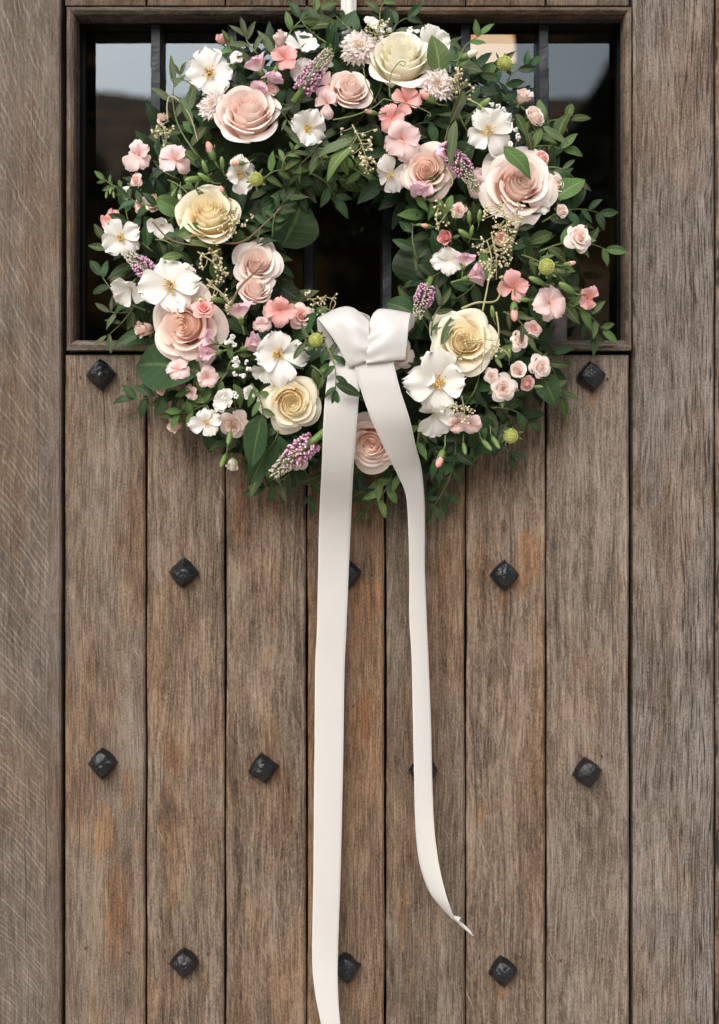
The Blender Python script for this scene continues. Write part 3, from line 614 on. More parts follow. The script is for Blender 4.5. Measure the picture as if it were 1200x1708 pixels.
def sweet_pea(px, py, Rp, ang, mat='mauve', dd=.015, face=.3, label=None):
    "side-on pea blossom: banner folded back, two wings, green calyx; ang = where the petals point in the picture"
    d = depth(px, py) + dd; a = rad(ang); n = Vector((math.cos(a), -face, math.sin(a))).normalized(); s = sz(Rp * 1.25, d); p = P(px, py, d) - n * s * .35
    o = link('sweet_pea_flower', None, wr, WI @ frame(p, n, R.uniform(-.4, .4), s), **({'label': label} if label else {}))
    ms = open_set('pea', mat)
    for i, (A, tl, sc_) in enumerate(((0, .75, 1.15), (2.2, 1.25, .95), (-2.2, 1.2, .9), (3.14, 1.35, .8))):
        link('petal', ms[i], o, Matrix.Rotation(A, 4, 'Z') @ Matrix.Rotation(tl, 4, 'X') @ Matrix.Scale(sc_, 4))
    mb = MB(); mb.ball(Vector((0, 0, -.08)), .17, None, 1.5, n=8); mb.tube([Vector((0, 0, -.2)), Vector((.05, 0, -.9))], .06, .05); link('calyx', mb.mesh('calyx', M['bud']), o)
    sepals(o, 5, .38, .1)
def veronica(x0, y0, x1, y1, wpx, dd=.018, curve=0.0, swap=False):
    "spike from its open base x0,y0 to its green tip x1,y1"
    a = P(x0, y0, depth(x0, y0) + dd); b = P(x1, y1, depth(x1, y1) + dd + .006); ax = (b - a); L_ = ax.length; ax.normalize()
    o = link('veronica_spike', None, wr, WI @ Matrix.Translation(a)); sx = ax.cross(Vector((0, 1, 0))).normalized(); sy = ax.cross(sx)
    f1, f2, tip = MB(), MB(), MB(); N = 330; w_ = sz(wpx)
    for k in range(N):
        q = (k + .5) / N; A = k * 2.39996 + R.uniform(-.35, .35); q = min(1, q + R.uniform(-.012, .012)); r_ = w_ * (.62 + .5 * math.sin(min(1, q * 2.2 + .35) * 1.57)) * (1 - max(0, q - .35) * .95) * .5
        rd = sx * math.cos(A) + sy * math.sin(A); c_ = ax * L_ * q + rd * r_ + sx * curve * L_ * math.sin(q * 3.14)
        if q > .88: tip.ball(c_, w_ * .05 * (1.3 - q), rd + ax, 1.8, R.random(), 0, 4, 3)
        elif q > .48 + R.uniform(-.1, .1): f2.ball(c_, w_ * .062, rd + ax * .7, 1.7, R.random(), 0, 5, 3)
        else: f1.ball(c_ + rd * w_ * R.uniform(0, .12), w_ * .085, rd + ax * .3, 1.6, R.random(), 0, 5, 3)
    tip.tube([ax * L_ * q + sx * curve * L_ * math.sin(q * 3.14) for q in (-.25, .25, .5, .75, .96)], w_ * .22, w_ * .08, 6)
    link('open_florets', f1.mesh('open_florets', M['bead']), o, kind='stuff'); link('closed_florets', f2.mesh('closed_florets', M['beadw']), o, kind='stuff'); link('spike_core', tip.mesh('spike_core', M['bud']), o)
def scabiosa(px, py, Rp, tx=0., ty=0., dd=.012, label=None):
    o, n, s, d = head('scabiosa_flower', px, py, Rp, tx, ty, None, dd, .1, .2, **({'label': label} if label else {}))
    ms = open_set('lace', 'lace')
    for ring, (nn, sc_, tl, z_) in enumerate(((12, 1.0, .1, 0), (11, .82, .38, .05), (9, .62, .65, .09))):
        for i in range(nn):
            link('petal', R.choice(ms), o, Matrix.Rotation(2 * math.pi * i / nn + R.uniform(-.15, .15), 4, 'Z') @ Matrix.Translation((0, 0, z_)) @ Matrix.Rotation(tl + R.uniform(-.1, .1), 4, 'X') @ Matrix.Scale(sc_ * R.uniform(.9, 1.08), 4))
    mb = MB()
    for k in range(120):
        q = math.sqrt((k + .5) / 120); A = k * 2.4; c_ = Vector((math.cos(A) * q * .52, math.sin(A) * q * .52, .30 * (1 - q * q) + .16)); mb.ball(c_, .042, Vector((c_.x, c_.y, .5)), 1.7, R.random(), 0, 5, 3)
        if k % 2: mb.tube([c_, c_ * 1.1 + Vector((0, 0, R.uniform(.08, .16)))], .008, .006, 3); mb.ball(c_ * 1.1 + Vector((0, 0, .14)), .022, None, 1.2, 1, 0, 4, 3)
    link('florets', mb.mesh('florets', M['scab']), o, kind='stuff')
def button(px, py, Rp, tx=0., ty=0., dd=.03, stem=None):
    o, n, s, d = head('scabiosa_button', px, py, Rp, tx, ty, None, dd, .0, .2)
    mb = MB(); mb.ball(Vector((0, 0, 0)), .82, None, .9, n=10, m=6, mi=0)
    for k in range(150):
        z = 1 - 2 * (k + .5) / 150 * .8; q = math.sqrt(max(0, 1 - z * z)); A = k * 2.4; c_ = Vector((math.cos(A) * q, math.sin(A) * q, z)) * .88; mb.ball(c_, .085, c_, 1.5, R.random(), 0, 5, 3)
    link('seed_head', mb.mesh('seed_head', M['button']), o); sepals(o, 8, 1.0, .75)
    if stem:
        c_ = P(px, py, d) - n * s * .8; e_ = P(stem[0], stem[1], depth(*stem)); mb = MB(); m_ = (c_ + e_) / 2 + Vector((0, .0, .006))
        mb.tube([c_.lerp(m_, .0), c_.lerp(m_, .5) + Vector((0, 0, .002)), m_, m_.lerp(e_, .5) + Vector((0, 0, .001)), e_], .0012, .0014)
        link('stem', mb.mesh('stem', M['stem']), o, o.matrix_local.inverted() @ WI)
def berries(px, py, ang, L_, n=34, spread=.55, dd=.02, mat='berry', rb=1.95):
    a = P(px, py, depth(px, py) + dd); o = link('berry_cluster', None, wr, WI @ Matrix.Translation(a)); A = rad(ang); ax = Vector((math.cos(A), -.15, math.sin(A))); sx = Vector((-math.sin(A), 0, math.cos(A))); Lm = sz(L_)
    st, be = MB(), MB(); st.tube([Vector((0, 0, 0)), ax * Lm * .5 + sx * Lm * .05, ax * Lm], .0009, .0004)
    for k in range(n):
        q = R.uniform(.05, 1); sgn = R.choice((-1, 1)); b = ax * Lm * q; e_ = b + sx * sgn * Lm * spread * R.random() ** .7 * (1.1 - q) + ax * Lm * R.uniform(.03, .16) + Vector((0, R.uniform(-.012, .008), 0)); m_ = b.lerp(e_, .5) + ax * .001
        if k % 2: st.tube([b, m_, e_], .0005, .0003, 4)
        for _ in range(3):
            c_ = e_ + Vector([R.uniform(-1, 1) * sz(5) for _ in range(3)]); st.tube([e_, c_], .0003, .0003, 3); be.ball(c_, sz(rb) * R.uniform(.7, 1.15), Vector((R.uniform(-1, 1), -1, R.uniform(-1, 1))), 1.2, R.random(), 0, 6, 4)
    link('stem', st.mesh('stem', M['vine']), o); link('berries', be.mesh('berries', M[mat]), o, kind='stuff')
def bud(px, py, ang, L_, kind='bud', dd=.02, stemL=2.2, fat=.36):
    "oval bud with calyx; ang = where its tip points in the picture"
    d = depth(px, py) + dd; a = rad(ang); ax = Vector((math.cos(a), -.35, math.sin(a))).normalized(); c_ = P(px, py, d); o = link('flower_bud', None, wr, WI @ frame(c_, ax, 0, sz(L_, d) * .5))
    mb = MB()
    if kind == 'bud': mb.ball(Vector((0, 0, 0)), fat * 1.05, None, 1 / fat * .95, n=10, m=8, prof=lambda q: 1.12 - .25 * q)
    else:
        mb.ball(Vector((0, 0, .25)), fat * .95, None, .72 / fat, n=10, m=8, mi=1); mb.ball(Vector((0, 0, -.35)), fat, None, .62 / fat, n=10, m=6)
    link('bud', mb.mesh('bud', [M['bud'], M.get(kind, M['bud'])]), o)
    mb = MB(); mb.tube([Vector((0, 0, -.8)), Vector((.05, .05, -1.4)), Vector((.1, .5, -stemL))], .1, .08); link('stem', mb.mesh('stem', M['stem']), o)
    sepals(o, 4, .7, .2) if kind != 'bud' else None
def gyp(px, py, n, spr, dd=.022):
    a = P(px, py, depth(px, py) + dd); o = link('baby_breath', None, wr, WI @ Matrix.Translation(a)); mb = MB(); st = MB()
    for k in range(n):
        c_ = Vector((R.gauss(0, 1) * sz(spr), R.uniform(-.006, .004), R.gauss(0, 1) * sz(spr))); st.tube([Vector((0, .02, -.012)), c_], .0003, .0003, 3)
        for j in range(9):
            t_ = Vector([R.uniform(-1, 1) for _ in range(3)]).normalized(); mb.ball(c_ + t_ * sz(3), sz(2.3), t_, .8, R.random(), 0, 5, 3)
    link('stem', st.mesh('stem', M['stem']), o); link('florets', mb.mesh('florets', M['tiny']), o, kind='stuff')
def vine(pts, r=.0007, mat='stem', dd=.03, name='tendril'):
    ps = [P(x, y, depth(x, y) + dd + (e[0] if e else 0)) for x, y, *e in pts]; out = []
    for i in range(len(ps) - 1):
        p0, p1, p2, p3 = ps[max(0, i - 1)], ps[i], ps[i + 1], ps[min(len(ps) - 1, i + 2)]
        for k in range(6):
            t = k / 6; out.append(.5 * ((2 * p1) + (p2 - p0) * t + (2 * p0 - 5 * p1 + 4 * p2 - p3) * t * t + (3 * p1 - p0 - 3 * p2 + p3) * t ** 3))
    out.append(ps[-1]); mb = MB(); mb.tube([p - wr.location for p in out], r, r * .6); link(name, mb.mesh(name, M[mat]), wr)

# ---- roses
rose(413, 200, 62, 'tall', 'blush', 0.05, -.42, .004, 'large blush rose at the upper left of the wreath', 1)
rose(667, 110, 64, 'tall', 'ivory', -.05, -.45, .004, 'large ivory rose turned upward at the top of the wreath', 2)
rose(581, 155, 42, 'tall', 'blush', .15, -.3, .004, 'blush rose below the veronica spike near the top', 3)
rose(866, 308, 68, 'big', 'blush', .05, -.1, .006, 'largest blush rose at the upper right of the wreath', 4)
rose(713, 284, 48, 'big', 'peach', 0., 0., .006, 'tightly ruffled peach-pink rose above the hole of the wreath', 5)
rose(350, 368, 62, 'tall', 'cream', 0., -.38, .006, 'cream rose on the left side of the wreath', 6)
rose(430, 441, 44, 'big', 'blush', -.05, -.1, .004, 'blush rose beside the round leaf left of the hole', 7)
rose(424, 488, 33, 'tall', 'blush', .1, -.6, .0, 'small blush rose under the rose left of the hole', 8)
rose(311, 545, 66, 'big', 'peach', -.05, .05, .008, 'large peach rose at the lower left of the wreath', 9)
rose(247, 549, 24, 'bud', 'dusty', -.9, .1, -.012, 'dusty pink rose half hidden behind the peach rose', 10)
rose(775, 567, 58, 'big', 'cream', .0, -.02, .008, 'cream yellow rose right of the bow', 11)
rose(487, 672, 52, 'big', 'cream', .1, .18, .006, 'cream yellow rose left of the ribbon tails', 12)
rose(622, 738, 52, 'big', 'dusty', -.15, .15, .0, 'dusty blush rose between the two ribbon tails', 13)
rose(662, 588, 30, 'big', 'peach', .3, .1, .0, 'peach rose peeping out behind the bow', 14)
rose(488, 764, 34, 'cup', 'blush', -.5, .55, -.008, 'blush rose behind the lowest veronica spike', 15)
SR = 'spray_rose'
rose(389, 710, 26, 'spray', 'dusty', -.1, .3, .004, seed=21, name=SR); rose(297, 708, 20, 'bud', 'dusty', -.7, .25, -.004, seed=22, name=SR)
rose(389, 770, 17, 'bud', 'ivory', 0, 1.3, -.012, seed=23, name=SR, label='pale rosebud hanging below the wreath')
rose(968, 395, 26, 'spray', 'blush', .05, -.05, .014, seed=24, name=SR, sep=True); rose(904, 612, 21, 'spray', 'blush', .2, 0, .01, seed=25, name=SR, sep=True)
rose(868, 568, 17, 'spray', 'peach', .1, -.1, .012, seed=26, name=SR, sep=True); rose(865, 617, 18, 'cup', 'blush', -.1, -.2, .014, seed=27, name=SR)
rose(841, 648, 24, 'spray', 'blush', -.1, .1, .012, seed=28, name=SR, sep=True); rose(880, 640, 17, 'cup', 'pink', .4, .4, .008, seed=29, name=SR)
rose(503, 526, 24, 'spray', 'pink', .1, .0, .006, seed=30, name=SR); rose(930, 309, 25, 'spray', 'blush', .4, 0, .004, seed=31, name=SR)
rose(893, 194, 23, 'cup', 'blush', .5, -.3, .004, seed=32, name=SR, sep=True); rose(870, 166, 19, 'bud', 'blush', .1, -.8, .0, seed=33, name=SR)
rose(370, 69, 13, 'bud', 'pink', -.5, -.7, .0, seed=34, name=SR); rose(470, 72, 21, 'bud', 'blush', -.1, -1., .0, seed=35, name=SR)
rose(277, 199, 17, 'bud', 'dusty', -.4, .3, -.004, seed=36, name=SR); rose(262, 335, 26, 'cup', 'dusty', -.5, -.5, -.014, seed=37, name=SR)
rose(747, 396, 20, 'bud', 'coral', -.5, .1, .01, seed=38, name=SR); rose(340, 513, 20, 'spray', 'coral', .2, -.5, .03, seed=39, name=SR)
for k, (x, y, q_, mt, tx, ty) in enumerate(((938, 352, 13, 'blush', .3, 0), (892, 548, 13, 'pink', .2, -.2), (820, 628, 12, 'blush', -.3, .1), (905, 262, 14, 'pink', .3, -.3), (452, 148, 11, 'pink', .2, -.2), (226, 300, 12, 'pink', -.4, 0), (330, 590, 13, 'blush', -.2, .2), (455, 522, 13, 'pink', -.1, .1), (765, 350, 12, 'pink', -.2, 0), (268, 648, 12, 'pink', -.5, .2))):
    rose(x, y, q_ * 1.15, 'spray' if k % 3 else 'cup', mt, tx, ty, .008, seed=60 + k % 4, name=SR, sep=True)
# ---- white blossoms
for a in ((350, 122, 42, .25, .25, .2), (514, 213, 34, .35, .25, .7), (813, 220, 40, .1, .05, .5), (287, 476, 50, .15, .05, .1), (203, 395, 35, .2, .2, .4), (466, 592, 44, .05, -.05, .1), (732, 638, 50, 0, .05, .0), (722, 76, 31, 0, .1, .3), (345, 704, 26, .1, .1, .2)):
    open_flower(*a[:3], tx=a[3], ty=a[4], roll=a[5] * 1.57, dd=.016)
open_flower(218, 478, 30, 'cupped', n=4, tx=-.2, ty=.9, dd=.008, stamens=False); open_flower(724, 690, 34, 'cupped', n=4, tx=0, ty=.8, dd=.002, stamens=False)
open_flower(398, 292, 30, tx=.5, ty=.2, n=4, dd=.01); open_flower(652, 291, 29, 'mock', tx=0, ty=.7, dd=.004, lift=-.3); open_flower(375, 668, 19, 'cupped', n=6, dd=.015, stamens=False)
open_flower(448, 617, 24, 'cupped', tx=-.2, ty=.4, dd=.0); open_flower(748, 436, 26, tx=.1, ty=.2, dd=.004, stamens=False); open_flower(503, 82, 26, 'cupped', tx=.2, ty=-.5, dd=.0, stamens=False)
open_flower(272, 375, 22, 'cupped', tx=-.3, ty=.6, dd=.0, stamens=False); open_flower(618, 44, 15, 'cupped', tx=0, ty=-.5, dd=.0, stamens=False); open_flower(508, 120, 24, tx=.2, ty=.2, dd=-.004, stamens=False)
open_flower(712, 632, 20, 'cupped', n=5, tx=-.5, ty=0, dd=.012, stamens=False)
# ---- pink blossoms
PH = 'phlox_flower'
for a in ((232, 258, 28, 'pale', -.2, -.1, 5), (292, 267, 29, 'pale', .1, 0, 4), (653, 198, 23, 'coral', -.1, -.1, 5), (678, 168, 24, 'coral', .2, -.3, 4), (671, 232, 34, 'pale', .1, .2, 4), (856, 480, 26, 'coral', .05, .0, 4), (916, 506, 31, 'pale', .3, .1, 5),
          (980, 497, 21, 'coral', .7, .2, 5), (468, 518, 25, 'coral', 0, .15, 4), (298, 617, 21, 'pale', -.1, -.4, 5), (347, 630, 20, 'pink', .1, .2, 5), (762, 706, 19, 'pale', -.2, .6, 5), (785, 707, 18, 'pale', .2, .5, 5), (187, 368, 20, 'coral', -.5, 0, 5),
          (476, 98, 22, 'coral', .1, .1, 5), (550, 141, 26, 'pink', -.2, -.1, 3), (546, 172, 24, 'pale', -.3, .3, 3), (805, 300, 22, 'pink', -.4, .2, 4), (797, 312, 20, 'pale', -.3, .5, 4)):
    open_flower(a[0], a[1], a[2], 'phlox', 'pale' if a[3] == 'pink' else a[3], a[6], a[4], a[5], .012 if a[0] not in (805, 797, 187) else -.004, name=PH)
for a in ((400, 522, 24, 100), (418, 577, 24, 20), (352, 592, 26, 200), (430, 110, 24, 120), (458, 125, 20, 260), (437, 142, 18, 240), (790, 462, 25, 10), (775, 436, 20, 80), (741, 258, 25, 130), (712, 312, 27, 235), (350, 568, 20, 160)):
    sweet_pea(*a)
for a in ((238, 342, 15, 'pale', -.3, .2, 5), (212, 322, 11, 'white', -.3, -.2, 5), (588, 64, 14, 'white', 0, -.4, 4), (690, 52, 13, 'white', .1, -.5, 4), (540, 108, 14, 'white', .1, -.2, 5), (905, 330, 13, 'pale', .3, 0, 5), (836, 398, 12, 'coral', .1, 0, 5), (640, 700, 12, 'pale', 0, .3, 5),
          (905, 345, 14, 'white', .3, .1, 5), (438, 540, 14, 'pale', -.1, 0, 5), (320, 655, 13, 'pale', -.3, .3, 5), (418, 655, 13, 'white', .1, .1, 5), (545, 590, 12, 'white', .2, 0, 5), (880, 158, 12, 'pale', .2, -.5, 5), (395, 97, 12, 'white', -.2, -.4, 5)):
    open_flower(a[0], a[1], a[2], 'phlox', a[3], a[6], a[4], a[5], .006, name='small_blossom')
veronica(503, 152, 556, 78, 25); veronica(752, 258, 797, 323, 22, curve=.06); veronica(714, 478, 692, 538, 21, dd=.02); veronica(523, 735, 447, 798, 27); veronica(252, 456, 208, 420, 22)
scabiosa(601, 82, 33, -.1, -.2); scabiosa(729, 143, 30, .1, -.1, .018); scabiosa(357, 177, 26, -.2, -.1)
button(842, 106, 13, .1, -.2, .012, (862, 190)); button(427, 299, 12); button(912, 445, 14); button(527, 567, 12, dd=.035); button(852, 727, 13, 0, .4, .015, (838, 660))
# ---- berries, buds, small white florets
for a in ((588, 208, -70, 70, 30), (835, 335, -80, 65, 40), (820, 388, -85, 75, 36), (395, 345, -110, 50, 26), (345, 465, -50, 62, 18), (770, 165, 100, 40, 18), (770, 660, -85, 45, 16), (555, 520, 150, 45, 12), (808, 545, -95, 70, 12), (755, 335, -120, 45, 12), (368, 415, 200, 30, 8), (650, 60, 170, 40, 12), (330, 420, -40, 50, 10), (270, 205, -75, 30, 10)):
    berries(*a)
for a in ((342, 279, 110, 24, 'bud'), (323, 299, 190, 30, 'bud'), (341, 296, 150, 26, 'bud'), (371, 272, 95, 22, 'bud'), (352, 252, 110, 36, 'pinkbud'), (783, 362, 95, 22, 'bud'), (800, 360, 85, 22, 'bud'), (787, 385, 80, 20, 'bud'), (775, 390, 150, 26, 'bud'), (712, 377, 175, 22, 'pinkbud'), (619, 187, 170, 24, 'pinkbud'),
          (858, 520, -90, 38, 'pinkbud'), (950, 440, 10, 24, 'pinkbud'), (812, 742, -50, 26, 'bud'), (827, 738, -60, 26, 'bud'), (735, 765, -110, 36, 'pinkbud'), (713, 162, 150, 34, 'pinkbud'), (782, 92, 20, 36, 'whitebud'), (806, 175, 40, 32, 'bud'), (775, 748, -80, 22, 'bud'), (398, 272, 185, 24, 'pinkbud'), (372, 318, 120, 20, 'pinkbud'), (383, 790 - 60, -100, 26, 'bud'), (373, 768, -110, 26, 'bud'),
          (822, 520, 100, 22, 'bud'), (752, 603, -150, 30, 'whitebud'), (712, 600, 170, 26, 'whitebud'), (895, 468, 160, 30, 'bud'), (945, 480, 150, 34, 'bud'), (875, 500, 180, 22, 'bud'), (362, 500, 180, 26, 'bud'), (300, 325, -90, 20, 'whitebud'), (290, 322, -120, 16, 'bud'), (185, 318, -100, 14, 'bud'), (178, 325, -95, 13, 'bud'), (190, 325, -80, 13, 'bud'), (648, 52, 30, 16, 'whitebud'), (832, 605, -60, 20, 'bud'), (245, 345, -60, 16, 'whitebud'), (700, 375, 0, 14, 'bud'), (898, 645, 0, 16, 'bud'), (850, 590, 90, 18, 'bud')):
    bud(*a)
for a in ((383, 567, 5, 5), (405, 618, 6, 6), (392, 600, 4, 5), (828, 185, 7, 7), (846, 208, 7, 8), (640, 50, 8, 8), (390, 665, 3, 8), (858, 235, 4, 6), (505, 575, 5, 6)): gyp(*a)
# ---- tendrils and bare vines
vine([(651, 162), (650, 140), (655, 118), (668, 103), (676, 104), (674, 110), (668, 107)], dd=.055); vine([(606, 112), (612, 140), (628, 172)], dd=.03); vine([(556, 200), (590, 193), (622, 180), (640, 165)], .0009, dd=.03)
vine([(640, 165), (665, 170), (695, 178), (716, 188), (718, 194), (713, 192)], dd=.03); vine([(345, 475), (365, 485), (380, 500), (388, 512)], .001, 'vine'); vine([(385, 510), (400, 480), (420, 460), (437, 443)], .0014, 'twig', .045)
vine([(280, 200), (279, 175), (284, 160), (298, 168), (318, 195), (330, 235)], .0008, 'vine', .012); vine([(520, 500), (545, 496), (560, 505), (550, 522)], .0008, 'vine'); vine([(805, 520), (815, 470), (820, 430), (812, 400)], .001, 'vine'); vine([(828, 520), (832, 560), (820, 600)], .001, 'vine')
vine([(770, 515), (795, 505), (830, 500), (838, 460)], .0013, 'vine', .02); vine([(745, 280), (755, 300), (752, 312)], .0009, 'vine'); vine([(345, 400), (400, 405), (440, 375), (470, 345)], .0012, 'twig', .02); vine([(735, 340), (728, 360), (732, 385)], .0009, 'vine')
vine([(780, 165), (800, 175), (815, 190)], .0009, 'vine'); vine([(255, 370), (285, 400), (330, 410)], .0011, 'twig'); vine([(820, 575), (842, 585), (850, 595)], .0009, 'vine')
# ---- leafy sprigs seen in the photograph
for a in ((470, 90, 530, 20, 4, 50, 'mid'), (640, 55, 640, 4, 3, 40, 'mid', -.02), (650, 70, 680, 30, 3, 40, 'leaf', -.02), (560, 80, 500, 30, 5, 42, 'leaf', -.015), (600, 60, 560, 25, 4, 38, 'leaf', -.02),
          (840, 150, 880, 110, 4, 40, 'leaf', -.02), (880, 230, 950, 200, 4, 48, 'mid', -.01), (905, 370, 1000, 355, 7, 40, 'leaf', .0), (850, 430, 905, 330, 7, 34, 'leaf', .0), (870, 425, 960, 500, 7, 34, 'mid', .0), (900, 420, 1010, 415, 5, 44, 'mid', .0),
          (930, 505, 1005, 550, 6, 40, 'mid', .0), (955, 500, 985, 560, 4, 40, 'leaf', -.005), (890, 580, 935, 660, 4, 48, 'mid', -.01), (760, 720, 720, 850, 8, 42, 'leaf', -.015), (790, 700, 850, 760, 4, 40, 'leaf', -.015), (700, 720, 740, 830, 6, 40, 'leaf', -.015),
          (655, 790, 610, 850, 6, 42, 'light', -.02), (500, 770, 440, 815, 5, 44, 'leaf', -.015), (480, 740, 520, 830, 5, 40, 'leaf', -.018), (360, 660, 300, 690, 6, 38, 'mid', -.005), (300, 640, 225, 665, 5, 50, 'leaf', -.005), (330, 600, 300, 690, 5, 36, 'mid', .002),
          (250, 520, 170, 460, 5, 44, 'leaf', -.01), (240, 480, 180, 560, 4, 44, 'olive', -.01), (235, 320, 175, 300, 6, 26, 'mid', -.008), (270, 345, 215, 330, 5, 38, 'leaf', .008), (255, 420, 210, 350, 5, 42, 'leaf', -.005), (330, 260, 290, 140, 5, 54, 'olive', -.008), (300, 300, 250, 260, 4, 40, 'leaf', -.015),
          (330, 145, 300, 125, 3, 34, 'olive', -.01), (400, 100, 380, 70, 4, 30, 'mid', -.01), (430, 90, 410, 60, 4, 44, 'olive', -.005), (455, 395, 475, 335, 8, 38, 'leaf', .01), (430, 420, 450, 360, 5, 34, 'leaf', .0), (520, 290, 560, 330, 4, 44, 'leaf', -.005), (460, 260, 500, 320, 5, 40, 'leaf', -.01),
          (540, 570, 560, 650, 5, 36, 'leaf', .03), (520, 610, 545, 640, 4, 40, 'mid', .012), (500, 590, 525, 560, 3, 44, 'olive', .02), (700, 440, 690, 370, 5, 44, 'leaf', -.005), (740, 450, 700, 470, 6, 40, 'leaf', -.005), (720, 560, 735, 510, 4, 44, 'olive', .01),
          (800, 460, 760, 500, 5, 40, 'leaf', -.01), (560, 250, 520, 245, 3, 50, 'olive', .005), (595, 225, 545, 265, 3, 48, 'light', .01), (780, 220, 760, 150, 5, 44, 'olive', .0), (740, 250, 780, 170, 5, 44, 'leaf', -.01), (860, 260, 940, 250, 4, 46, 'mid', -.005),
          (660, 500, 720, 560, 4, 40, 'leaf', -.005), (800, 620, 770, 680, 4, 46, 'leaf', -.01), (820, 680, 880, 700, 4, 44, 'leaf', -.015), (420, 640, 440, 700, 5, 34, 'mid', .005), (380, 620, 350, 650, 4, 34, 'mid', .0), (470, 700, 440, 760, 4, 56, 'leaf', -.004),
          (350, 330, 320, 310, 4, 30, 'light', .0), (200, 430, 172, 400, 3, 36, 'mid', -.01), (215, 520, 185, 520, 3, 40, 'olive', -.008), (440, 300, 480, 285, 4, 38, 'mid', .004), (540, 225, 500, 275, 4, 40, 'olive', .004), (620, 300, 590, 280, 3, 40, 'mid', .0),
          (760, 120, 800, 60, 4, 36, 'mid', -.01), (905, 280, 960, 300, 3, 38, 'olive', .0), (840, 520, 880, 560, 4, 36, 'olive', .008), (690, 330, 730, 350, 4, 34, 'mid', .004), (450, 180, 480, 200, 3, 34, 'olive', .004), (380, 620, 400, 590, 3, 30, 'mid', .008), (700, 700, 670, 790, 4, 40, 'mid', -.01), (280, 300, 330, 350, 4, 30, 'mid', .006), (470, 290, 490, 250, 4, 28, 'light', .005), (640, 130, 600, 200, 5, 42, 'leaf', -.02), (690, 210, 740, 215, 5, 46, 'leaf', -.018), (500, 180, 460, 170, 4, 44, 'leaf', -.018), (260, 400, 300, 420, 5, 34, 'leaf', .0)):
    sprig(*a)
for a in ((470, 412, 60, 95, 'round', -.004), (700, 480, 100, 90, 'round', -.012), (336, 622, 163, 142, 'broad', .004, 0.0, Vector((0, -1, .25))), (688, 520, 155, 52, 'broad', .03), (555, 45, 30, 1, 'mid', -.0), (735, 130, 95, 76, 'broadmid', .02), (925, 330, 35, 62, 'broadmid', .002), (840, 245, -40, 66, 'broadmid', .04),
          (440, 690, -108, 92, 'lance', .004), (462, 715, -115, 105, 'lance', -.008), (905, 620, -70, 62, 'broad', -.004), (515, 45, 15, 60, 'broadmid', -.005), (790, 240, -140, 60, 'broad', .01), (260, 330, -30, 64, 'broadmid', .014), (390, 640, -60, 44, 'mid', .01), (850, 700, -120, 66, 'broad', -.012), (800, 690, -80, 80, 'broad', -.014),
          (560, 640, -20, 50, 'leaf', .045), (545, 600, 60, 42, 'olive', .03), (350, 345, 120, 44, 'olive', .02), (295, 395, 30, 50, 'mid', .026), (310, 400, 0, 66, 'light', .022), (270, 430, 10, 40, 'light', .02), (320, 210, 105, 62, 'olive', .006), (312, 190, 75, 58, 'olive', .0), (275, 235, -70, 40, 'broadmid', .01),
          (590, 235, 190, 66, 'olive', .03), (588, 243, 215, 74, 'light', .032), (470, 208, -40, 40, 'olive', .03), (760, 200, -100, 74, 'olive', .03), (775, 150, -110, 58, 'olive', .03), (905, 210, -35, 52, 'olive', .02), (860, 190, -60, 44, 'mid', .03), (880, 220, -75, 40, 'light', .014), (900, 240, -120, 40, 'broadmid', .0),
          (930, 235, 80, 62, 'mid', -.01), (730, 330, -60, 34, 'light', .03), (755, 325, -110, 38, 'light', .03), (870, 395, -80, 46, 'broad', .0), (680, 195, 220, 50, 'broad', -.02), (745, 545, 110, 40, 'olive', .0), (735, 575, 60, 60, 'olive', .02), (490, 600, 60, 40, 'olive', .03), (830, 600, 55, 40, 'mid', .018), (915, 650, 20, 40, 'mid', .0), (720, 850, 90, 60, 'leaf', -.01)):
    sleaf(*a)

# ------------------------------------------------------------ satin ribbon
rb = NT('ivory_satin'); tc = rb.n('ShaderNodeTexCoord').outputs['Object']; pu = rb.attr('pu'); au = rb.math('ABSOLUTE', pu)
wv = rb.noise(tc, 2600, 1); cz = rb.n('ShaderNodeSeparateXYZ'); rb.set(cz.inputs[0], tc)
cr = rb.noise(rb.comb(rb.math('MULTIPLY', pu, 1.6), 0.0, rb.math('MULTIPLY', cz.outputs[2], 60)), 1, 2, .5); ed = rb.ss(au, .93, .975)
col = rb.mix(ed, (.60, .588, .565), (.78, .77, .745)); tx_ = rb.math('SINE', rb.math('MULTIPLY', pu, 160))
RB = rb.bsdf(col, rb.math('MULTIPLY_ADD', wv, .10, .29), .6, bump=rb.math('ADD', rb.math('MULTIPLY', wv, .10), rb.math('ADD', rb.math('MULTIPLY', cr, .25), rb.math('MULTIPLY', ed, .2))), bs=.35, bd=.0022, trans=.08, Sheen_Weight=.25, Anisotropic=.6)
def cat(pts, n):
    out = []; m = len(pts) - 1
    for k in range(n + 1):
        q = k / n * m; i = min(m - 1, int(q)); t = q - i; p0, p1, p2, p3 = pts[max(0, i - 1)], pts[i], pts[i + 1], pts[min(m, i + 2)]
        out.append(tuple(.5 * ((2 * b) + (c - a) * t + (2 * a - 5 * b + 4 * c - e) * t * t + (3 * b - a - 3 * c + e) * t ** 3) for a, b, c, e in zip(p0, p1, p2, p3)))
    return out
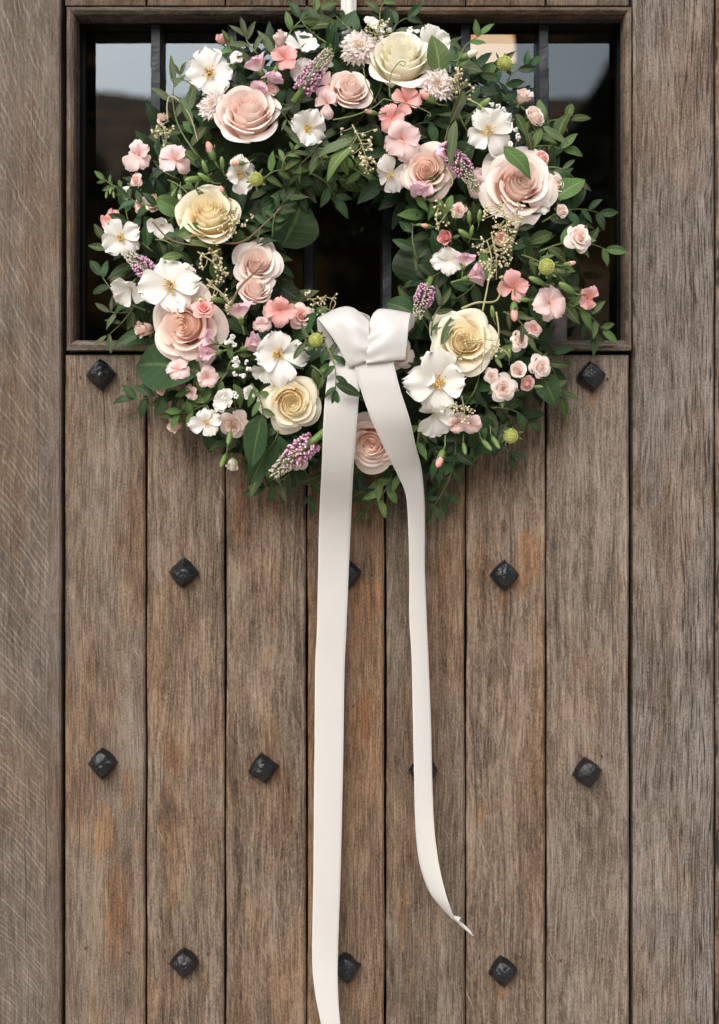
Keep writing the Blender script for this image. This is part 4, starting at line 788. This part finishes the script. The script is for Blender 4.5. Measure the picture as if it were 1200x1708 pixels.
def strip(name, left, right, par, n=90, bow=0.0, th=.00035, **pr):
    "ribbon between two edge lines given as (px, py, depth); bow = how far its middle stands off"
    A = cat(left, n); B = cat(right, n); m = 10; mb = MB(); vs = []; pus = []
    for a, b in zip(A, B):
        p, q = P(*a), P(*b)
        for i in range(m + 1):
            t = i / m; c_ = p.lerp(q, t); c_.y -= bow * math.sin(t * math.pi); vs.append(c_); pus.append(-1 + 2 * t)
    w_ = m + 1; f = [(k * w_ + i, k * w_ + i + 1, (k + 1) * w_ + i + 1, (k + 1) * w_ + i) for k in range(n) for i in range(m)]
    mb.add(vs, f, pus); o = link(name, mb.mesh(name, RB), par, **pr); s_ = o.modifiers.new('thick', 'SOLIDIFY'); s_.thickness = th; s_.offset = 0; return o
bw = link('ribbon_bow', None, label='ivory satin ribbon bow tied at the bottom of the wreath with two long hanging tails', category='ribbon')
T1L = [(560, 560, .098), (551, 600, .105), (544, 650, .110), (540, 700, .109), (537, 780, .088), (533, 860, .050), (531, 950, .033), (529, 1050, .028), (526, 1120, .026), (525, 1250, .026), (524, 1350, .028), (523, 1470, .03), (521, 1590, .030), (525, 1650, .034), (536, 1708, .040), (552, 1790, .046)]
T1R = [(606, 570, .108), (604, 610, .109), (600, 650, .111), (596, 700, .110), (590, 780, .089), (586, 860, .051), (583, 930, .035), (578, 1050, .029), (575, 1120, .027), (573, 1250, .028), (571, 1350, .029), (568, 1470, .031), (564, 1590, .032), (564, 1650, .037), (568, 1708, .042), (580, 1790, .048)]
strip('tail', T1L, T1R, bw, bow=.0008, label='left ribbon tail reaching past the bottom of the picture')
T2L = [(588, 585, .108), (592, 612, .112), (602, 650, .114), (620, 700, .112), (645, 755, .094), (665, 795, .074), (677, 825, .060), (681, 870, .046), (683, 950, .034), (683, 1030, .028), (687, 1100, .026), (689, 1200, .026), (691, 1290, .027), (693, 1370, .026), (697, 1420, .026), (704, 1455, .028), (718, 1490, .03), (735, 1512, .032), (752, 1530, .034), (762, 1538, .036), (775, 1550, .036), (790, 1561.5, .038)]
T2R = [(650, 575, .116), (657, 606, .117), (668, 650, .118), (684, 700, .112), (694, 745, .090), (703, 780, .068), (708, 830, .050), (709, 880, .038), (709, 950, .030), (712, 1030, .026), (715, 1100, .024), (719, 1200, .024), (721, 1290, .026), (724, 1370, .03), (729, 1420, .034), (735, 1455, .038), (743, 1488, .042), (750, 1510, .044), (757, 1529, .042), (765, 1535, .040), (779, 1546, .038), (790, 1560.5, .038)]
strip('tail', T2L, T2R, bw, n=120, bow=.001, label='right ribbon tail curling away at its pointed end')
strip('tail_end', [(757, 1527, .040), (763, 1528.5, .041), (769, 1530.5, .042)], [(757, 1530, .040), (761, 1534, .041), (765, 1538, .042)], bw, 8)
def loop(name, rows, **pr):
    "rows of (px,py,depth) running across; the cloth is lofted from row to row"
    mb = MB(); rs = [cat(r, 22) for r in rows]; cols = list(zip(*rs)); cols = [cat(list(c_), 26) for c_ in cols]; nu = len(cols); nv = len(cols[0])
    vs = [P(*cols[i][j]) for j in range(nv) for i in range(nu)]
    if name == 'bow_loop':                              # pleats running out of the pinched middle
        for j in range(nv):
            for i in range(nu):
                e = abs(cols[i][j][0] - 616) / 30; vs[j * nu + i].y += .0011 * math.sin(j * 1.05 + e * 2.0) * math.exp(-e * e) * min(1, j / 5) + .0007 * noise.noise((i * .22, j * .3, len(bw.children)))
    pu_ = [-1 + 2 * i / (nu - 1) for j in range(nv) for i in range(nu)]
    mb.add(vs, [(j * nu + i, j * nu + i + 1, (j + 1) * nu + i + 1, (j + 1) * nu + i) for j in range(nv - 1) for i in range(nu - 1)], pu_)
    o = link(name, mb.mesh(name, RB), bw, **pr); s_ = o.modifiers.new('thick', 'SOLIDIFY'); s_.thickness = .00035; s_.offset = 0
# left half: cloth rolls over from behind, down the front and under; edges run left and right
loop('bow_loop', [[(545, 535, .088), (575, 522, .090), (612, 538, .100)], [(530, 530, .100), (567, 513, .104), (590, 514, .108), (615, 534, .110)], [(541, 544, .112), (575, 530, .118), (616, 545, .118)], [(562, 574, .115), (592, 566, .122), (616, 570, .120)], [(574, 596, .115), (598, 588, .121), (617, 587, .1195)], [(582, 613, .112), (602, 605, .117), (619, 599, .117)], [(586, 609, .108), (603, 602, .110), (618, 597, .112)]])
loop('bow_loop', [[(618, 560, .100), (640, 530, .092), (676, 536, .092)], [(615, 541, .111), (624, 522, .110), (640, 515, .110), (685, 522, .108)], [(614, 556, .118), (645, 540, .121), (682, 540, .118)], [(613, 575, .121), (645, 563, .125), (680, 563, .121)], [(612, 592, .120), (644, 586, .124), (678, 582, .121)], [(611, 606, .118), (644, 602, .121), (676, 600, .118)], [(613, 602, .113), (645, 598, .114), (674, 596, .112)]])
loop('loop_back', [[(676, 560, .092), (690, 545, .094)], [(680, 555, .100), (693, 530, .100)], [(676, 536, .104), (685, 521, .108)]])
loop('loop_back', [[(600, 520, .094), (616, 545, .094)], [(608, 523, .098), (624, 545, .098)], [(616, 527, .100), (624, 548, .100)]])
loop('loop_back', [[(545, 580, .092), (562, 590, .096)], [(532, 555, .092), (556, 570, .096)], [(529, 531, .098), (545, 550, .102)]])
hr = link('hanging_ribbon', None, label='narrow white ribbon coming down over the top of the door to hold the wreath', category='ribbon')
strip('ribbon_strip', [(570, -250, .012), (569, -60, .012), (569, 0, .013), (569, 40, .018), (568, 90, .03)], [(596, -250, .012), (595, -60, .012), (595, 0, .014), (594, 40, .018), (592, 90, .03)], hr, 30, .0015)
strip('ribbon_strip', [(577, -250, .016), (576, -60, .016), (576, 0, .016), (575, 40, .022), (574, 90, .034)], [(591, -250, .015), (590, -60, .015), (590, 0, .016), (591, 40, .022), (588, 90, .034)], hr, 30, .0015)
